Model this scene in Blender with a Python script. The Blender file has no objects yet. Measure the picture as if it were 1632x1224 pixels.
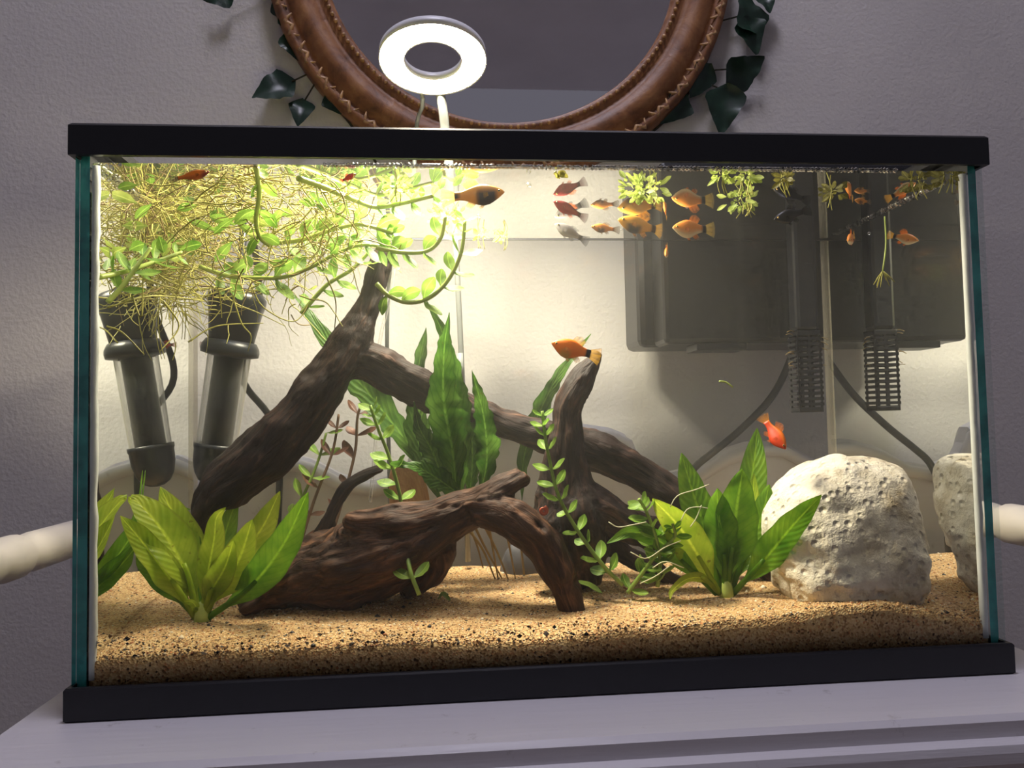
import bpy, bmesh, math, random
import numpy as np
from mathutils import Vector, Matrix
random.seed(7); rng = np.random.default_rng(7)
scene = bpy.context.scene
col = scene.collection

# ------------------------------------------------------------------ camera
F = 1258.616
RC = np.array([[0.9956594, -0.0909134, -0.0199264],
               [-0.0152368, 0.0519883, -0.9985315],
               [0.0918158, 0.9945009, 0.0503774]])
CP = np.array([0.1920396, -0.4264472, 0.1469665])
cam_d = bpy.data.cameras.new('camera'); cam = bpy.data.objects.new('camera', cam_d); col.objects.link(cam)
cam_d.sensor_width = 36.0; cam_d.lens = F / 1632 * 36; cam_d.clip_start = 0.01
Mx = Matrix.Identity(4)
for i in range(3):
    Mx[i][0] = RC[0][i]; Mx[i][1] = -RC[1][i]; Mx[i][2] = -RC[2][i]; Mx[i][3] = CP[i]
cam.matrix_world = Mx
scene.camera = cam

# ------------------------------------------------------------------ world, exposure
world = bpy.data.worlds.new('room_light'); scene.world = world; world.use_nodes = True
bg = world.node_tree.nodes['Background']
bg.inputs[0].default_value = (0.80, 0.76, 0.92, 1); bg.inputs[1].default_value = 0.15
vs = scene.view_settings
vs.view_transform = 'Standard'; vs.look = 'None'; vs.exposure = 0.0; vs.gamma = 1.0; vs.use_curve_mapping = False
cy = scene.cycles
cy.use_denoising = True
cy.use_adaptive_sampling = True; cy.adaptive_threshold = .05; cy.adaptive_min_samples = 8
cy.max_bounces = 7; cy.diffuse_bounces = 3; cy.glossy_bounces = 4; cy.transmission_bounces = 2
cy.transparent_max_bounces = 40; cy.volume_bounces = 1
cy.sample_clamp_indirect = 4.0
LAMP_POWER = 450.0

# ------------------------------------------------------------------ pixel helpers (pixel -> real place at a given depth)
def ray(x, y): return RC.T @ np.array([(x - 816) / F, (y - 612) / F, 1.0])
def at(x, y, Y):
    d = ray(x, y); return CP + d * (Y - CP[1]) / d[1]
def atz(x, y, z):
    d = ray(x, y); return CP + d * (z - CP[2]) / d[2]
def mpp(P): return float(RC[2] @ (np.asarray(P) - CP)) / F          # metres per pixel there

# ------------------------------------------------------------------ numpy noise
def _h(i, j, k, s):
    n = (i * 374761393 + j * 668265263 + k * 2147483647 + s * 1274126177) & 0xffffffff
    n = ((n ^ (n >> 13)) * 1274126177) & 0xffffffff
    n = ((n ^ (n >> 16)) * 2246822519) & 0xffffffff
    return ((n ^ (n >> 15)) & 0xffffff) / float(0xffffff)
def vnoise(P, s=0):
    P = np.asarray(P, float); I = np.floor(P).astype(np.int64); f = P - I; f = f * f * (3 - 2 * f)
    r = 0
    for a in (0, 1):
        for b in (0, 1):
            for c in (0, 1):
                w = (f[:, 0] if a else 1 - f[:, 0]) * (f[:, 1] if b else 1 - f[:, 1]) * (f[:, 2] if c else 1 - f[:, 2])
                r = r + w * _h(I[:, 0] + a, I[:, 1] + b, I[:, 2] + c, s)
    return r * 2 - 1
def fbm(P, o=4, s=0):
    r = 0; a = 1.0; P = np.asarray(P, float)
    for i in range(o): r = r + a * vnoise(P * 2 ** i, s + i); a *= .5
    return r

# ------------------------------------------------------------------ materials
def lin(*c): return tuple((v / 255 / 12.92 if v <= 10 else ((v / 255 + .055) / 1.055) ** 2.4) for v in c) + (1,)
class NT:
    def __init__(s, name):
        s.m = bpy.data.materials.new(name); s.m.use_nodes = True; s.t = s.m.node_tree; s.t.nodes.clear()
        s.out = s.n('ShaderNodeOutputMaterial')
    def n(s, kind, **kw):
        nd = s.t.nodes.new(kind)
        for k, v in kw.items():
            if k.startswith('_'): setattr(nd, k[1:], v)
        return nd
    def l(s, a, b): s.t.links.new(a, b)
    def ramp(s, fac, stops):
        r = s.n('ShaderNodeValToRGB'); e = r.color_ramp.elements
        while len(e) < len(stops): e.new(0.5)
        for x, (p, c) in zip(e, stops): x.position = p; x.color = c
        s.l(fac, r.inputs[0]); return r.outputs[0]
    def noise(s, vec, scale, detail=4, rough=.55, dist=0):
        n = s.n('ShaderNodeTexNoise'); n.inputs['Scale'].default_value = scale; n.inputs['Detail'].default_value = detail
        n.inputs['Roughness'].default_value = rough; n.inputs['Distortion'].default_value = dist
        if vec is not None: s.l(vec, n.inputs['Vector'])
        return n.outputs[0]
    def mix(s, fac, a, b, blend='MIX'):
        m = s.n('ShaderNodeMix'); m.data_type = 'RGBA'; m.blend_type = blend
        for sock, v in ((m.inputs[0], fac), (m.inputs[6], a), (m.inputs[7], b)):
            if hasattr(v, 'default_value') or hasattr(v, 'is_linked'): s.l(v, sock)
            else: sock.default_value = v
        return m.outputs[2]
    def bump(s, h, strength, dist):
        b = s.n('ShaderNodeBump'); b.inputs['Strength'].default_value = strength; b.inputs['Distance'].default_value = dist
        s.l(h, b.inputs['Height']); return b.outputs[0]
    def pbr(s, colr, rough=.5, normal=None, spec=.5, metal=0, coat=0):
        p = s.n('ShaderNodeBsdfPrincipled')
        if isinstance(colr, tuple): p.inputs['Base Color'].default_value = colr
        else: s.l(colr, p.inputs['Base Color'])
        if isinstance(rough, (int, float)): p.inputs['Roughness'].default_value = rough
        else: s.l(rough, p.inputs['Roughness'])
        p.inputs['Specular IOR Level'].default_value = spec; p.inputs['Metallic'].default_value = metal
        p.inputs['Coat Weight'].default_value = coat
        if normal is not None: s.l(normal, p.inputs['Normal'])
        return p.outputs[0]
    def mixs(s, fac, a, b):
        m = s.n('ShaderNodeMixShader')
        if isinstance(fac, (int, float)): m.inputs[0].default_value = fac
        else: s.l(fac, m.inputs[0])
        s.l(a, m.inputs[1]); s.l(b, m.inputs[2]); return m.outputs[0]
    def transp(s, c=(1, 1, 1, 1)):
        t = s.n('ShaderNodeBsdfTransparent'); t.inputs[0].default_value = c; return t.outputs[0]
    def gloss(s, c=(1, 1, 1, 1), r=0.0, normal=None):
        g = s.n('ShaderNodeBsdfGlossy'); g.inputs['Color'].default_value = c; g.inputs['Roughness'].default_value = r
        if normal is not None: s.l(normal, g.inputs['Normal'])
        return g.outputs[0]
    def attr(s, name):
        a = s.n('ShaderNodeAttribute'); a.attribute_name = name; return a
    def pos(s): return s.n('ShaderNodeNewGeometry').outputs['Position']
    def obj(s): return s.n('ShaderNodeTexCoord').outputs['Object']
    def done(s, surf=None, vol=None):
        if surf is not None: s.l(surf, s.out.inputs['Surface'])
        if vol is not None: s.l(vol, s.out.inputs['Volume'])
        return s.m
MAT = {}
def plain(name, c, rough=.5, spec=.5, coat=0, metal=0, nscale=0, namp=.15, bump=0):
    t = NT(name)
    if nscale:
        f = t.noise(t.obj(), nscale, 5)
        d = tuple(v * (1 - namp) for v in c[:3]) + (1,); l2 = tuple(min(1, v * (1 + namp)) for v in c[:3]) + (1,)
        cc = t.ramp(f, [(.3, d), (.7, l2)])
        nm = t.bump(f, bump, .001) if bump else None
    else: cc = c; nm = None
    MAT[name] = t.done(t.pbr(cc, rough, nm, spec, metal, coat)); return MAT[name]

# painted wall with roller stipple
t = NT('wall_paint'); g = t.pos()
f1 = t.noise(g, 260, 3, .5); f2 = t.noise(g, 6, 3)
c = t.ramp(f2, [(.3, lin(206, 201, 198)), (.7, lin(216, 211, 208))])
t.done(t.pbr(c, .75, t.bump(f1, .38, .0016), .25)); MAT['wall'] = t.m
plain('ceiling_paint', lin(235, 231, 235), .9, .2, nscale=3, namp=.05)
plain('floor_boards', lin(120, 90, 66), .5, .4, nscale=5, namp=.2)
# painted wood (washstand): brushed streaks and small scuffs
t = NT('white_painted_wood'); g = t.pos()
mp = t.n('ShaderNodeMapping'); t.l(g, mp.inputs[0]); mp.inputs['Scale'].default_value = (9, 130, 130)
st = t.noise(mp.outputs[0], 1.0, 4, .6); sc = t.noise(g, 55, 6, .7)
c = t.mix(t.ramp(sc, [(.62, (0, 0, 0, 1)), (.74, (1, 1, 1, 1))]), lin(226, 222, 226), lin(186, 180, 180))
t.done(t.pbr(c, .38, t.bump(st, .35, .0012), .5)); MAT['paint'] = t.m
plain('cream_rail_paint', lin(228, 220, 208), .35, .5, nscale=20, namp=.06)
plain('black_plastic', lin(17, 17, 22), .42, .5, nscale=300, namp=.15, bump=.05)
plain('dark_filter_plastic', lin(30, 31, 36), .35, .5, nscale=120, namp=.1)
plain('heater_plastic', lin(26, 30, 38), .35, .5, nscale=90, namp=.15)
plain('grey_cable', lin(62, 64, 72), .4, .5)
plain('white_silicone', lin(225, 228, 226), .5, .4, nscale=60, namp=.08)
t = NT('clear_silicone'); tl_ = t.n('ShaderNodeBsdfTranslucent'); tl_.inputs[0].default_value = lin(225, 214, 190)
t.done(t.mixs(.28, t.transp((.97, .96, .93, 1)), t.mixs(.5, t.pbr(lin(222, 214, 196), .35), tl_.outputs[0]))); MAT['clear_sil'] = t.m
plain('glass_edge', lin(70, 165, 162), .12, .6, nscale=70, namp=.35)
plain('lamp_white', lin(235, 235, 238), .35, .5)
plain('clear_rod', lin(128, 132, 132), .2, .5)
plain('ivy_leaf', lin(26, 52, 38), .4, .5, nscale=60, namp=.4, bump=.2)
plain('ivy_stem', lin(60, 56, 40), .6, .4)
# glass panes
t = NT('pane_glass'); lw = t.n('ShaderNodeFresnel'); lw.inputs[0].default_value = 1.2
t.done(t.mixs(lw.outputs[0], t.transp((.985, .995, .99, 1)), t.gloss())); MAT['pane'] = t.m
# water: faces share one thin haze; surface and sides mirror at grazing angles as water does from inside
def water_mat(name, kind):
    t = NT(name)
    vsn = t.n('ShaderNodeVolumeScatter'); vsn.inputs['Color'].default_value = (1, .97, .90, 1); vsn.inputs['Density'].default_value = .34
    vsn.inputs['Anisotropy'].default_value = .3
    if kind == 'clear': s = t.transp()
    elif kind == 'surface':
        lw = t.n('ShaderNodeLayerWeight'); lw.inputs['Blend'].default_value = .5
        r = t.ramp(lw.outputs['Facing'], [(.55, (.04, .04, .04, 1)), (.72, (.96, .96, .96, 1))])
        nm = t.bump(t.noise(t.pos(), 30, 2), .05, .002)
        s = t.mixs(r, t.transp(), t.gloss((.97, .97, .95, 1), 0.0, nm))
    else:
        fr = t.n('ShaderNodeFresnel'); fr.inputs[0].default_value = 1.33
        s = t.mixs(fr.outputs[0], t.transp(), t.gloss((.93, .95, .93, 1), 0.0))
    return t.done(s, vsn.outputs[0])
MAT['w_clear'] = water_mat('water_clear', 'clear'); MAT['w_surf'] = water_mat('water_surface', 'surface'); MAT['w_side'] = water_mat('water_side', 'side')
t = NT('water_bead'); f = t.noise(t.pos(), 420, 2)
t.done(t.mixs(t.ramp(f, [(.42, (0, 0, 0, 1)), (.6, (1, 1, 1, 1))]), t.transp((.8, .8, .8, 1)), t.gloss((.95, .95, .95, 1), .12))); MAT['bead'] = t.m
t = NT('bubble'); lw = t.n('ShaderNodeLayerWeight'); lw.inputs[0].default_value = .55
t.done(t.mixs(lw.outputs['Facing'], t.transp(), t.gloss((1, 1, 1, 1), .03))); MAT['bubble'] = t.m
# clear plastic sleeve
t = NT('clear_sleeve'); lw = t.n('ShaderNodeLayerWeight'); lw.inputs[0].default_value = .35
d = t.n('ShaderNodeBsdfDiffuse'); d.inputs[0].default_value = (.75, .74, .7, 1)
t.done(t.mixs(lw.outputs['Facing'], t.transp((.93, .93, .93, 1)), d.outputs[0])); MAT['sleeve'] = t.m
# sand
t = NT('sand'); g = t.pos()
v = t.n('ShaderNodeTexVoronoi'); v.inputs['Scale'].default_value = 900; t.l(g, v.inputs['Vector'])
sep = t.n('ShaderNodeSeparateColor'); t.l(v.outputs['Color'], sep.inputs[0])
cg = t.ramp(sep.outputs[0], [(.0, lin(62, 48, 38)), (.06, lin(150, 110, 70)), (.35, lin(204, 164, 112)), (.7, lin(222, 188, 136)), (.9, lin(226, 198, 150)), (1, lin(198, 128, 78))])
big = t.noise(g, 30, 3); cg = t.mix(t.ramp(big, [(.35, (0, 0, 0, 1)), (.75, (.35, .35, .35, 1))]), cg, lin(158, 114, 70))
t.done(t.pbr(cg, .7, t.bump(v.outputs['Distance'], .8, .0007), .35)); MAT['sand'] = t.m
t = NT('sand_grain'); t.done(t.pbr(t.attr('Col').outputs['Color'], .5, None, .5)); MAT['grain'] = t.m
# limestone
t = NT('white_limestone'); g = t.pos()
n1 = t.noise(g, 26, 6, .65, .4); n2 = t.noise(g, 120, 4, .7); vo = t.n('ShaderNodeTexVoronoi'); vo.inputs['Scale'].default_value = 150; t.l(g, vo.inputs['Vector'])
c = t.ramp(n1, [(.3, lin(176, 158, 128)), (.48, lin(222, 212, 192)), (.7, lin(238, 231, 218))])
c = t.mix(t.ramp(n2, [(.25, (.6, .6, .6, 1)), (.42, (0, 0, 0, 1))]), c, lin(150, 132, 100))
hh = t.mix(.5, n2, t.ramp(vo.outputs['Distance'], [(.0, (0, 0, 0, 1)), (.35, (1, 1, 1, 1))]))
t.done(t.pbr(c, .85, t.bump(hh, 1.0, .0045), .2)); MAT['rock'] = t.m
# driftwood, grain follows each limb
def wood(name, stops, rough=.6):
    t = NT(name); a = t.attr('grain').outputs['Vector']
    n1 = t.noise(a, 240, 6, .62, .6); n2 = t.noise(t.pos(), 45, 4, .6)
    c = t.ramp(n1, stops); c = t.mix(t.ramp(n2, [(.4, (0, 0, 0, 1)), (.75, (.6, .6, .6, 1))]), c, stops[0][1])
    MAT[name] = t.done(t.pbr(c, rough, t.bump(n1, .8, .0022), .3)); return MAT[name]
wood('dark_driftwood', [(.3, lin(22, 15, 14)), (.52, lin(48, 33, 29)), (.75, lin(104, 74, 60))])
wood('brown_driftwood', [(.3, lin(32, 20, 15)), (.52, lin(80, 53, 38)), (.78, lin(146, 102, 72))])
wood('tan_driftwood', [(.3, lin(176, 120, 78)), (.55, lin(214, 160, 112)), (.8, lin(236, 196, 150))])
# leaves: thin, light shines through
def leafmat(name, c1, c2, edge, trans=.5, vein=.35, rough=.38, spots=0.0):
    t = NT(name); a = t.attr('lv'); sp = t.n('ShaderNodeSeparateXYZ'); t.l(a.outputs['Vector'], sp.inputs[0])
    ab = t.n('ShaderNodeMath'); ab.operation = 'ABSOLUTE'; t.l(sp.outputs[0], ab.inputs[0])
    nz = t.noise(t.pos(), 70, 4)
    c = t.ramp(nz, [(.3, c1), (.72, c2)])
    # side veins: stripes running out from the midrib
    m1 = t.n('ShaderNodeMath'); m1.operation = 'MULTIPLY_ADD'; t.l(ab.outputs[0], m1.inputs[0]); m1.inputs[1].default_value = -.16; t.l(sp.outputs[1], m1.inputs[2])
    m2 = t.n('ShaderNodeMath'); m2.operation = 'MULTIPLY'; t.l(m1.outputs[0], m2.inputs[0]); m2.inputs[1].default_value = 100
    m3 = t.n('ShaderNodeMath'); m3.operation = 'SINE'; t.l(m2.outputs[0], m3.inputs[0])
    rib = t.ramp(ab.outputs[0], [(.03, (1, 1, 1, 1)), (.11, (0, 0, 0, 1))])
    c = t.mix(rib, c, tuple(min(1, v * 1.35) for v in c2[:3]) + (1,))
    c = t.mix(t.ramp(m3.outputs[0], [(.6, (0, 0, 0, 1)), (1, (vein, vein, vein, 1))]), c, c1)
    c = t.mix(t.ramp(ab.outputs[0], [(.86, (0, 0, 0, 1)), (1, (.7, .7, .7, 1))]), c, edge)
    if spots:
        ns = t.noise(t.pos(), 230, 3); c = t.mix(t.ramp(ns, [(.66, (0, 0, 0, 1)), (.74, (spots, spots, spots, 1))]), c, lin(96, 70, 30))
    nm = t.bump(m3.outputs[0], .25, .0006)
    tr = t.n('ShaderNodeBsdfTranslucent'); t.l(c, tr.inputs[0])
    MAT[name] = t.done(t.mixs(trans, t.pbr(c, rough, nm, .4), tr.outputs[0])); return MAT[name]
leafmat('sword_lime', lin(150, 184, 38), lin(208, 222, 72), lin(150, 160, 50), .62, .3, spots=.6)
leafmat('sword_green', lin(86, 142, 30), lin(142, 186, 52), lin(86, 130, 36), .6, .3)
leafmat('fern_green', lin(50, 90, 26), lin(98, 136, 54), lin(46, 78, 26), .5, .5, spots=.4)
leafmat('stem_leaf', lin(94, 140, 44), lin(168, 200, 92), lin(120, 160, 60), .45, .1)
leafmat('red_leaf', lin(92, 58, 52), lin(132, 92, 70), lin(100, 60, 60), .4, .2)
leafmat('float_leaf', lin(140, 168, 60), lin(204, 214, 120), lin(170, 170, 90), .45, .1)
leafmat('float_olive', lin(110, 108, 44), lin(164, 156, 78), lin(120, 100, 60), .45, .1)
plain('wisp', lin(220, 220, 180), .5)
plain('green_stem', lin(132, 160, 70), .4, .5, nscale=60, namp=.2)
plain('pale_stem', lin(172, 188, 92), .4, .5, nscale=60, namp=.2)
plain('red_stem', lin(120, 92, 70), .5, .4)
plain('fine_roots', lin(174, 168, 84), .5, .4, nscale=25, namp=.3)
plain('brown_roots', lin(150, 128, 80), .6, .3)
# fish
t = NT('fish_skin'); vo = t.n('ShaderNodeTexVoronoi'); vo.inputs['Scale'].default_value = 1100; t.l(t.pos(), vo.inputs['Vector'])
t.done(t.pbr(t.attr('Col').outputs['Color'], .35, t.bump(vo.outputs['Distance'], .15, .0003), .5)); MAT['fish'] = t.m
t = NT('fish_fin'); a = t.attr('Col'); tl = t.n('ShaderNodeBsdfTranslucent'); t.l(a.outputs['Color'], tl.inputs[0])
s1 = t.mixs(.5, t.pbr(a.outputs['Color'], .4), tl.outputs[0]); t.done(t.mixs(a.outputs['Alpha'], t.transp(), s1)); MAT['fin'] = t.m
plain('fish_eye', lin(12, 12, 12), .12, .8)
plain('fish_iris', lin(210, 170, 90), .3, .6)
# carved mirror frame
t = NT('carved_wood_frame'); n1 = t.noise(t.pos(), 40, 6, .65, .5)
t.done(t.pbr(t.ramp(n1, [(.3, lin(92, 58, 36)), (.5, lin(142, 94, 58)), (.75, lin(178, 128, 84))]), .45, t.bump(n1, .4, .002), .4)); MAT['frame'] = t.m
plain('carved_gilt', lin(184, 142, 96), .4, .5, nscale=90, namp=.4, bump=.3)
t = NT('mirror_glass'); t.done(t.gloss((.95, .95, .97, 1), .01)); MAT['mirror'] = t.m
t = NT('lamp_diffuser'); e = t.n('ShaderNodeEmission'); e.inputs[0].default_value = (1.0, .89, .67, 1); e.inputs[1].default_value = LAMP_POWER
t.done(e.outputs[0]); MAT['lamp_on'] = t.m

# ------------------------------------------------------------------ object helpers
ROOT = {}
def tagset(o, label=None, cat=None, group=None, kind=None):
    if label: o['label'] = label
    if cat: o['category'] = cat
    if group: o['group'] = group
    if kind: o['kind'] = kind
    return o
def thing(name, label, cat, loc, group=None, kind=None):
    o = bpy.data.objects.new(name, None); col.objects.link(o); o.empty_display_size = .01
    o.location = Vector(loc); ROOT[o] = np.array(loc, float)
    return tagset(o, label, cat, group, kind)
def mk(name, V, Fc, mat, parent=None, smooth=True, lv=None, colr=None, grain=None, origin=None):
    V = np.array(V, float)
    if name in ('leaf', 'root', 'stem', 'trailing_root', 'leaf_stalk') and parent is not None and 'ivy' not in parent.name:   # nothing pokes through the glass
        V[:, 0] = np.clip(V[:, 0], .0094, .5046); V[:, 1] = np.clip(V[:, 1], .0106, .1834); V[:, 2] = np.minimum(V[:, 2], .2913)
    if parent is not None: org = ROOT[parent]
    else: org = V.mean(0) if origin is None else np.asarray(origin, float); org = np.array([org[0], org[1], V[:, 2].min()]) if origin is None else org
    me = bpy.data.meshes.new(name)
    me.from_pydata([tuple(v) for v in (V - org)], [], [tuple(int(i) for i in f) for f in Fc]); me.update()
    if isinstance(mat, str): mat = MAT[mat]
    me.materials.append(mat)
    if smooth: me.shade_smooth()
    if lv is not None:
        at_ = me.attributes.new('lv', 'FLOAT_VECTOR', 'POINT'); at_.data.foreach_set('vector', np.asarray(lv, np.float32).ravel())
    if grain is not None:
        at_ = me.attributes.new('grain', 'FLOAT_VECTOR', 'POINT'); at_.data.foreach_set('vector', np.asarray(grain, np.float32).ravel())
    if colr is not None:
        at_ = me.attributes.new('Col', 'FLOAT_COLOR', 'POINT'); at_.data.foreach_set('color', np.asarray(colr, np.float32).ravel())
    o = bpy.data.objects.new(name, me); col.objects.link(o)
    ROOT[o] = org
    if parent is not None: o.parent = parent
    else: o.location = Vector(org)
    return o
def box(x0, x1, y0, y1, z0, z1, bev=0.0, seg=2):
    bm = bmesh.new(); bmesh.ops.create_cube(bm, size=1)
    for v in bm.verts: v.co = ((x0 + x1) / 2 + v.co.x * (x1 - x0), (y0 + y1) / 2 + v.co.y * (y1 - y0), (z0 + z1) / 2 + v.co.z * (z1 - z0))
    if bev: bmesh.ops.bevel(bm, geom=bm.edges[:], offset=bev, segments=seg, affect='EDGES', profile=.5)
    return frombm(bm)
def frombm(bm):
    bm.verts.index_update(); V = np.array([v.co[:] for v in bm.verts]); Fc = [[v.index for v in f.verts] for f in bm.faces]; bm.free(); return V, Fc
def join(*parts):
    V = []; Fc = []; n = 0
    for v, f in parts:
        V.append(np.asarray(v)); Fc += [[i + n for i in q] for q in f]; n += len(v)
    return np.vstack(V), Fc
def cr(P, n):
    """Catmull-Rom through rows of P (any width), n samples"""
    P = np.asarray(P, float)
    if len(P) == 2: return P[0] + (P[1] - P[0]) * np.linspace(0, 1, n)[:, None]
    Q = np.vstack([2 * P[0] - P[1], P, 2 * P[-1] - P[-2]])
    L = np.r_[0, np.cumsum(np.linalg.norm(np.diff(P[:, :3], axis=0), axis=1) + 1e-9)]
    out = []
    for s in np.linspace(0, L[-1], n):
        i = min(max(np.searchsorted(L, s, 'right') - 1, 0), len(P) - 2); u = (s - L[i]) / (L[i + 1] - L[i])
        a, b, c, d = Q[i], Q[i + 1], Q[i + 2], Q[i + 3]
        out.append(.5 * (2 * b + (c - a) * u + (2 * a - 5 * b + 4 * c - d) * u * u + (3 * b - a - 3 * c + d) * u ** 3))
    return np.array(out)
def nrm(v): v = np.asarray(v, float); return v / (np.linalg.norm(v) + 1e-12)
def frames(P):
    T = np.gradient(P, axis=0); T /= np.linalg.norm(T, axis=1)[:, None] + 1e-12
    a = np.array([0, 0, 1.0]) if abs(T[0][2]) < .9 else np.array([0, 1.0, 0])
    N = [nrm(np.cross(T[0], a))]
    for i in range(1, len(P)):
        n = N[-1] - T[i] * (N[-1] @ T[i]); N.append(nrm(n))
    N = np.array(N); return T, N, np.cross(T, N)
def tube(P, r, k=8, caps=True, sq=None):
    P = np.asarray(P, float); n = len(P); r = np.broadcast_to(np.asarray(r, float), (n,))
    T, N, Bn = frames(P)
    th = np.arange(k) / k * 2 * np.pi
    V = (P[:, None] + r[:, None, None] * (np.cos(th)[None, :, None] * N[:, None] + np.sin(th)[None, :, None] * Bn[:, None])).reshape(-1, 3)
    Fc = []
    for i in range(n - 1):
        for j in range(k): Fc.append([i * k + j, i * k + (j + 1) % k, (i + 1) * k + (j + 1) % k, (i + 1) * k + j])
    if caps: Fc.append(list(range(k))[::-1]); Fc.append([(n - 1) * k + j for j in range(k)])
    return V, Fc
def lathe(prof, c, axis, k=32, closed=False):
    """prof rows (radius, height along axis)"""
    ax = nrm(axis); u = nrm(np.cross(ax, [1, 0.013, 0.2])); w = np.cross(ax, u); c = np.asarray(c, float)
    th = np.arange(k) / k * 2 * np.pi; V = []
    for r, h in prof:
        for a in th: V.append(c + ax * h + r * (math.cos(a) * u + math.sin(a) * w))
    Fc = []; n = len(prof)
    for i in range(n if closed else n - 1):
        i2 = (i + 1) % n
        for j in range(k): Fc.append([i * k + j, i * k + (j + 1) % k, i2 * k + (j + 1) % k, i2 * k + j])
    return np.array(V), Fc
def sphere(c, r, u=14, v=9, sc=(1, 1, 1)):
    bm = bmesh.new(); bmesh.ops.create_uvsphere(bm, u_segments=u, v_segments=v, radius=1)
    V, Fc = frombm(bm); return V * (r * np.array(sc)) + np.asarray(c), Fc
def pxpath(pts, Y0, Y1=None):
    Y1 = Y0 if Y1 is None else Y1; n = len(pts)
    return np.array([at(p[0], p[1], p[2] if len(p) > 2 else Y0 + (Y1 - Y0) * i / max(1, n - 1)) for i, p in enumerate(pts)])

# leaf blades
def prof_sword(v): return np.clip(np.where(v < .46, .07 + .93 * np.sin(np.clip((v - .10) / .36, 0, 1) * np.pi / 2) ** 1.5, np.clip(1 - (np.clip(v - .46, 0, 1) / .545) ** 1.9, 0, 1) ** .85), 0, 1)
def prof_fern(v): return np.clip(np.sin(np.clip(v * 3.2 - .02, 0, np.pi / 2)) * np.clip((1.0 - v) / .60, 0, 1) ** .85 * (1 + .10 * np.sin(v * 61) + .06 * np.sin(v * 97 + 1)), 0.03, 1.1)
def prof_oval(v): return np.clip(np.where(v < .15, .18 + v, np.sin(np.clip((v - .02) / 1.0, 0, 1) ** 1.15 * np.pi) ** .75), 0.02, 1)
def blade(P, hw, prof, nh, fold=.25, wav=.06, nl=16, na=3, twist=0.0):
    P = cr(P, nl + 1); T = np.gradient(P, axis=0); T /= np.linalg.norm(T, axis=1)[:, None]
    v = np.linspace(0, 1, nl + 1); w = hw * prof(v); ph = random.uniform(0, 6); fr = random.uniform(9, 15)
    V = []; lv = []; rnd = random.random()
    for i in range(nl + 1):
        S = nrm(np.cross(T[i], nh)); N = np.cross(S, T[i])
        if twist:
            a = twist * v[i]; S, N = S * math.cos(a) + N * math.sin(a), N * math.cos(a) - S * math.sin(a)
        for j in range(-na, na + 1):
            u = j / na
            wv = wav * hw * (math.sin(fr * v[i] + ph) * u * abs(u) + .6 * math.sin(fr * 1.7 * v[i] + ph * 2 + (2 if u > 0 else 0)) * u * u)
            V.append(P[i] + S * u * w[i] * (1 + .35 * wav * math.sin(fr * 2.3 * v[i] + ph + u)) + N * (-fold * w[i] * (1 - abs(u)) + wv))
            lv.append((u, v[i], rnd))
    m = 2 * na + 1
    Fc = [[i * m + j, i * m + j + 1, (i + 1) * m + j + 1, (i + 1) * m + j] for i in range(nl) for j in range(m - 1)]
    return np.array(V), Fc, lv
def tocam(P, tilt=.35):
    return nrm(nrm(CP - np.asarray(P)) + np.array([random.uniform(-tilt, tilt), 0, random.uniform(-.1, tilt)]))
def leafobj(P, hw, prof, mat, parent, name='leaf', tilt=.35, **kw):
    V, Fc, lv = blade(P, hw, prof, tocam(P[len(P) // 2], tilt), **kw)
    return mk(name, V, Fc, mat, parent, lv=lv)

# ------------------------------------------------------------------ THE SETTING
W, H, D = .514, .310, .184           # tank outer width and height, inner back plane
GX, GY = .0086, .010                 # inner side and front planes
ZW = .2915                           # water level
YWALL = .315
def struct(name, V, Fc, mat, label=None, smooth=False):
    o = mk(name, V, Fc, mat, smooth=smooth); o['kind'] = 'structure'
    if label: o['label'] = label
    return o
struct('wall_back', *box(-1.6, 2.1, YWALL, YWALL + .1, -.78, 1.62), 'wall', 'pale painted wall behind the aquarium and mirror')
struct('ceiling', *box(-1.6, 2.1, -2.35, YWALL + .1, 1.62, 1.70), 'ceiling_paint', 'plain ceiling seen only in the round mirror')
struct('floor', *box(-1.6, 2.1, -3.0, YWALL + .1, -.86, -.78), 'floor_boards', 'floor under the washstand')

cl = thing('added_ceiling_lamp', 'unseen round ceiling lamp added above the washstand to light its top', 'lamp', (.25, -.12, 1.56))  # unseen lamp, added as overhead fill to brighten the tabletop
plain('added_lamp_metal', lin(200, 200, 205), .4)
t = NT('added_lamp_diffuser'); e = t.n('ShaderNodeEmission'); e.inputs[0].default_value = (.86, .83, 1.0, 1); e.inputs[1].default_value = 42.0
t.done(e.outputs[0]); MAT['added_lamp_on'] = t.m
mk('added_lamp_base', *lathe([(0, 1.62), (.15, 1.62), (.155, 1.60), (.15, 1.585), (0, 1.585)], (.25, -.12, 0), (0, 0, 1), 40), 'added_lamp_metal', cl)
mk('added_lamp_bowl', *lathe([(.14, 1.584), (.13, 1.565), (.09, 1.55), (.001, 1.545)], (.25, -.12, 0), (0, 0, 1), 40), 'added_lamp_on', cl)

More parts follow.
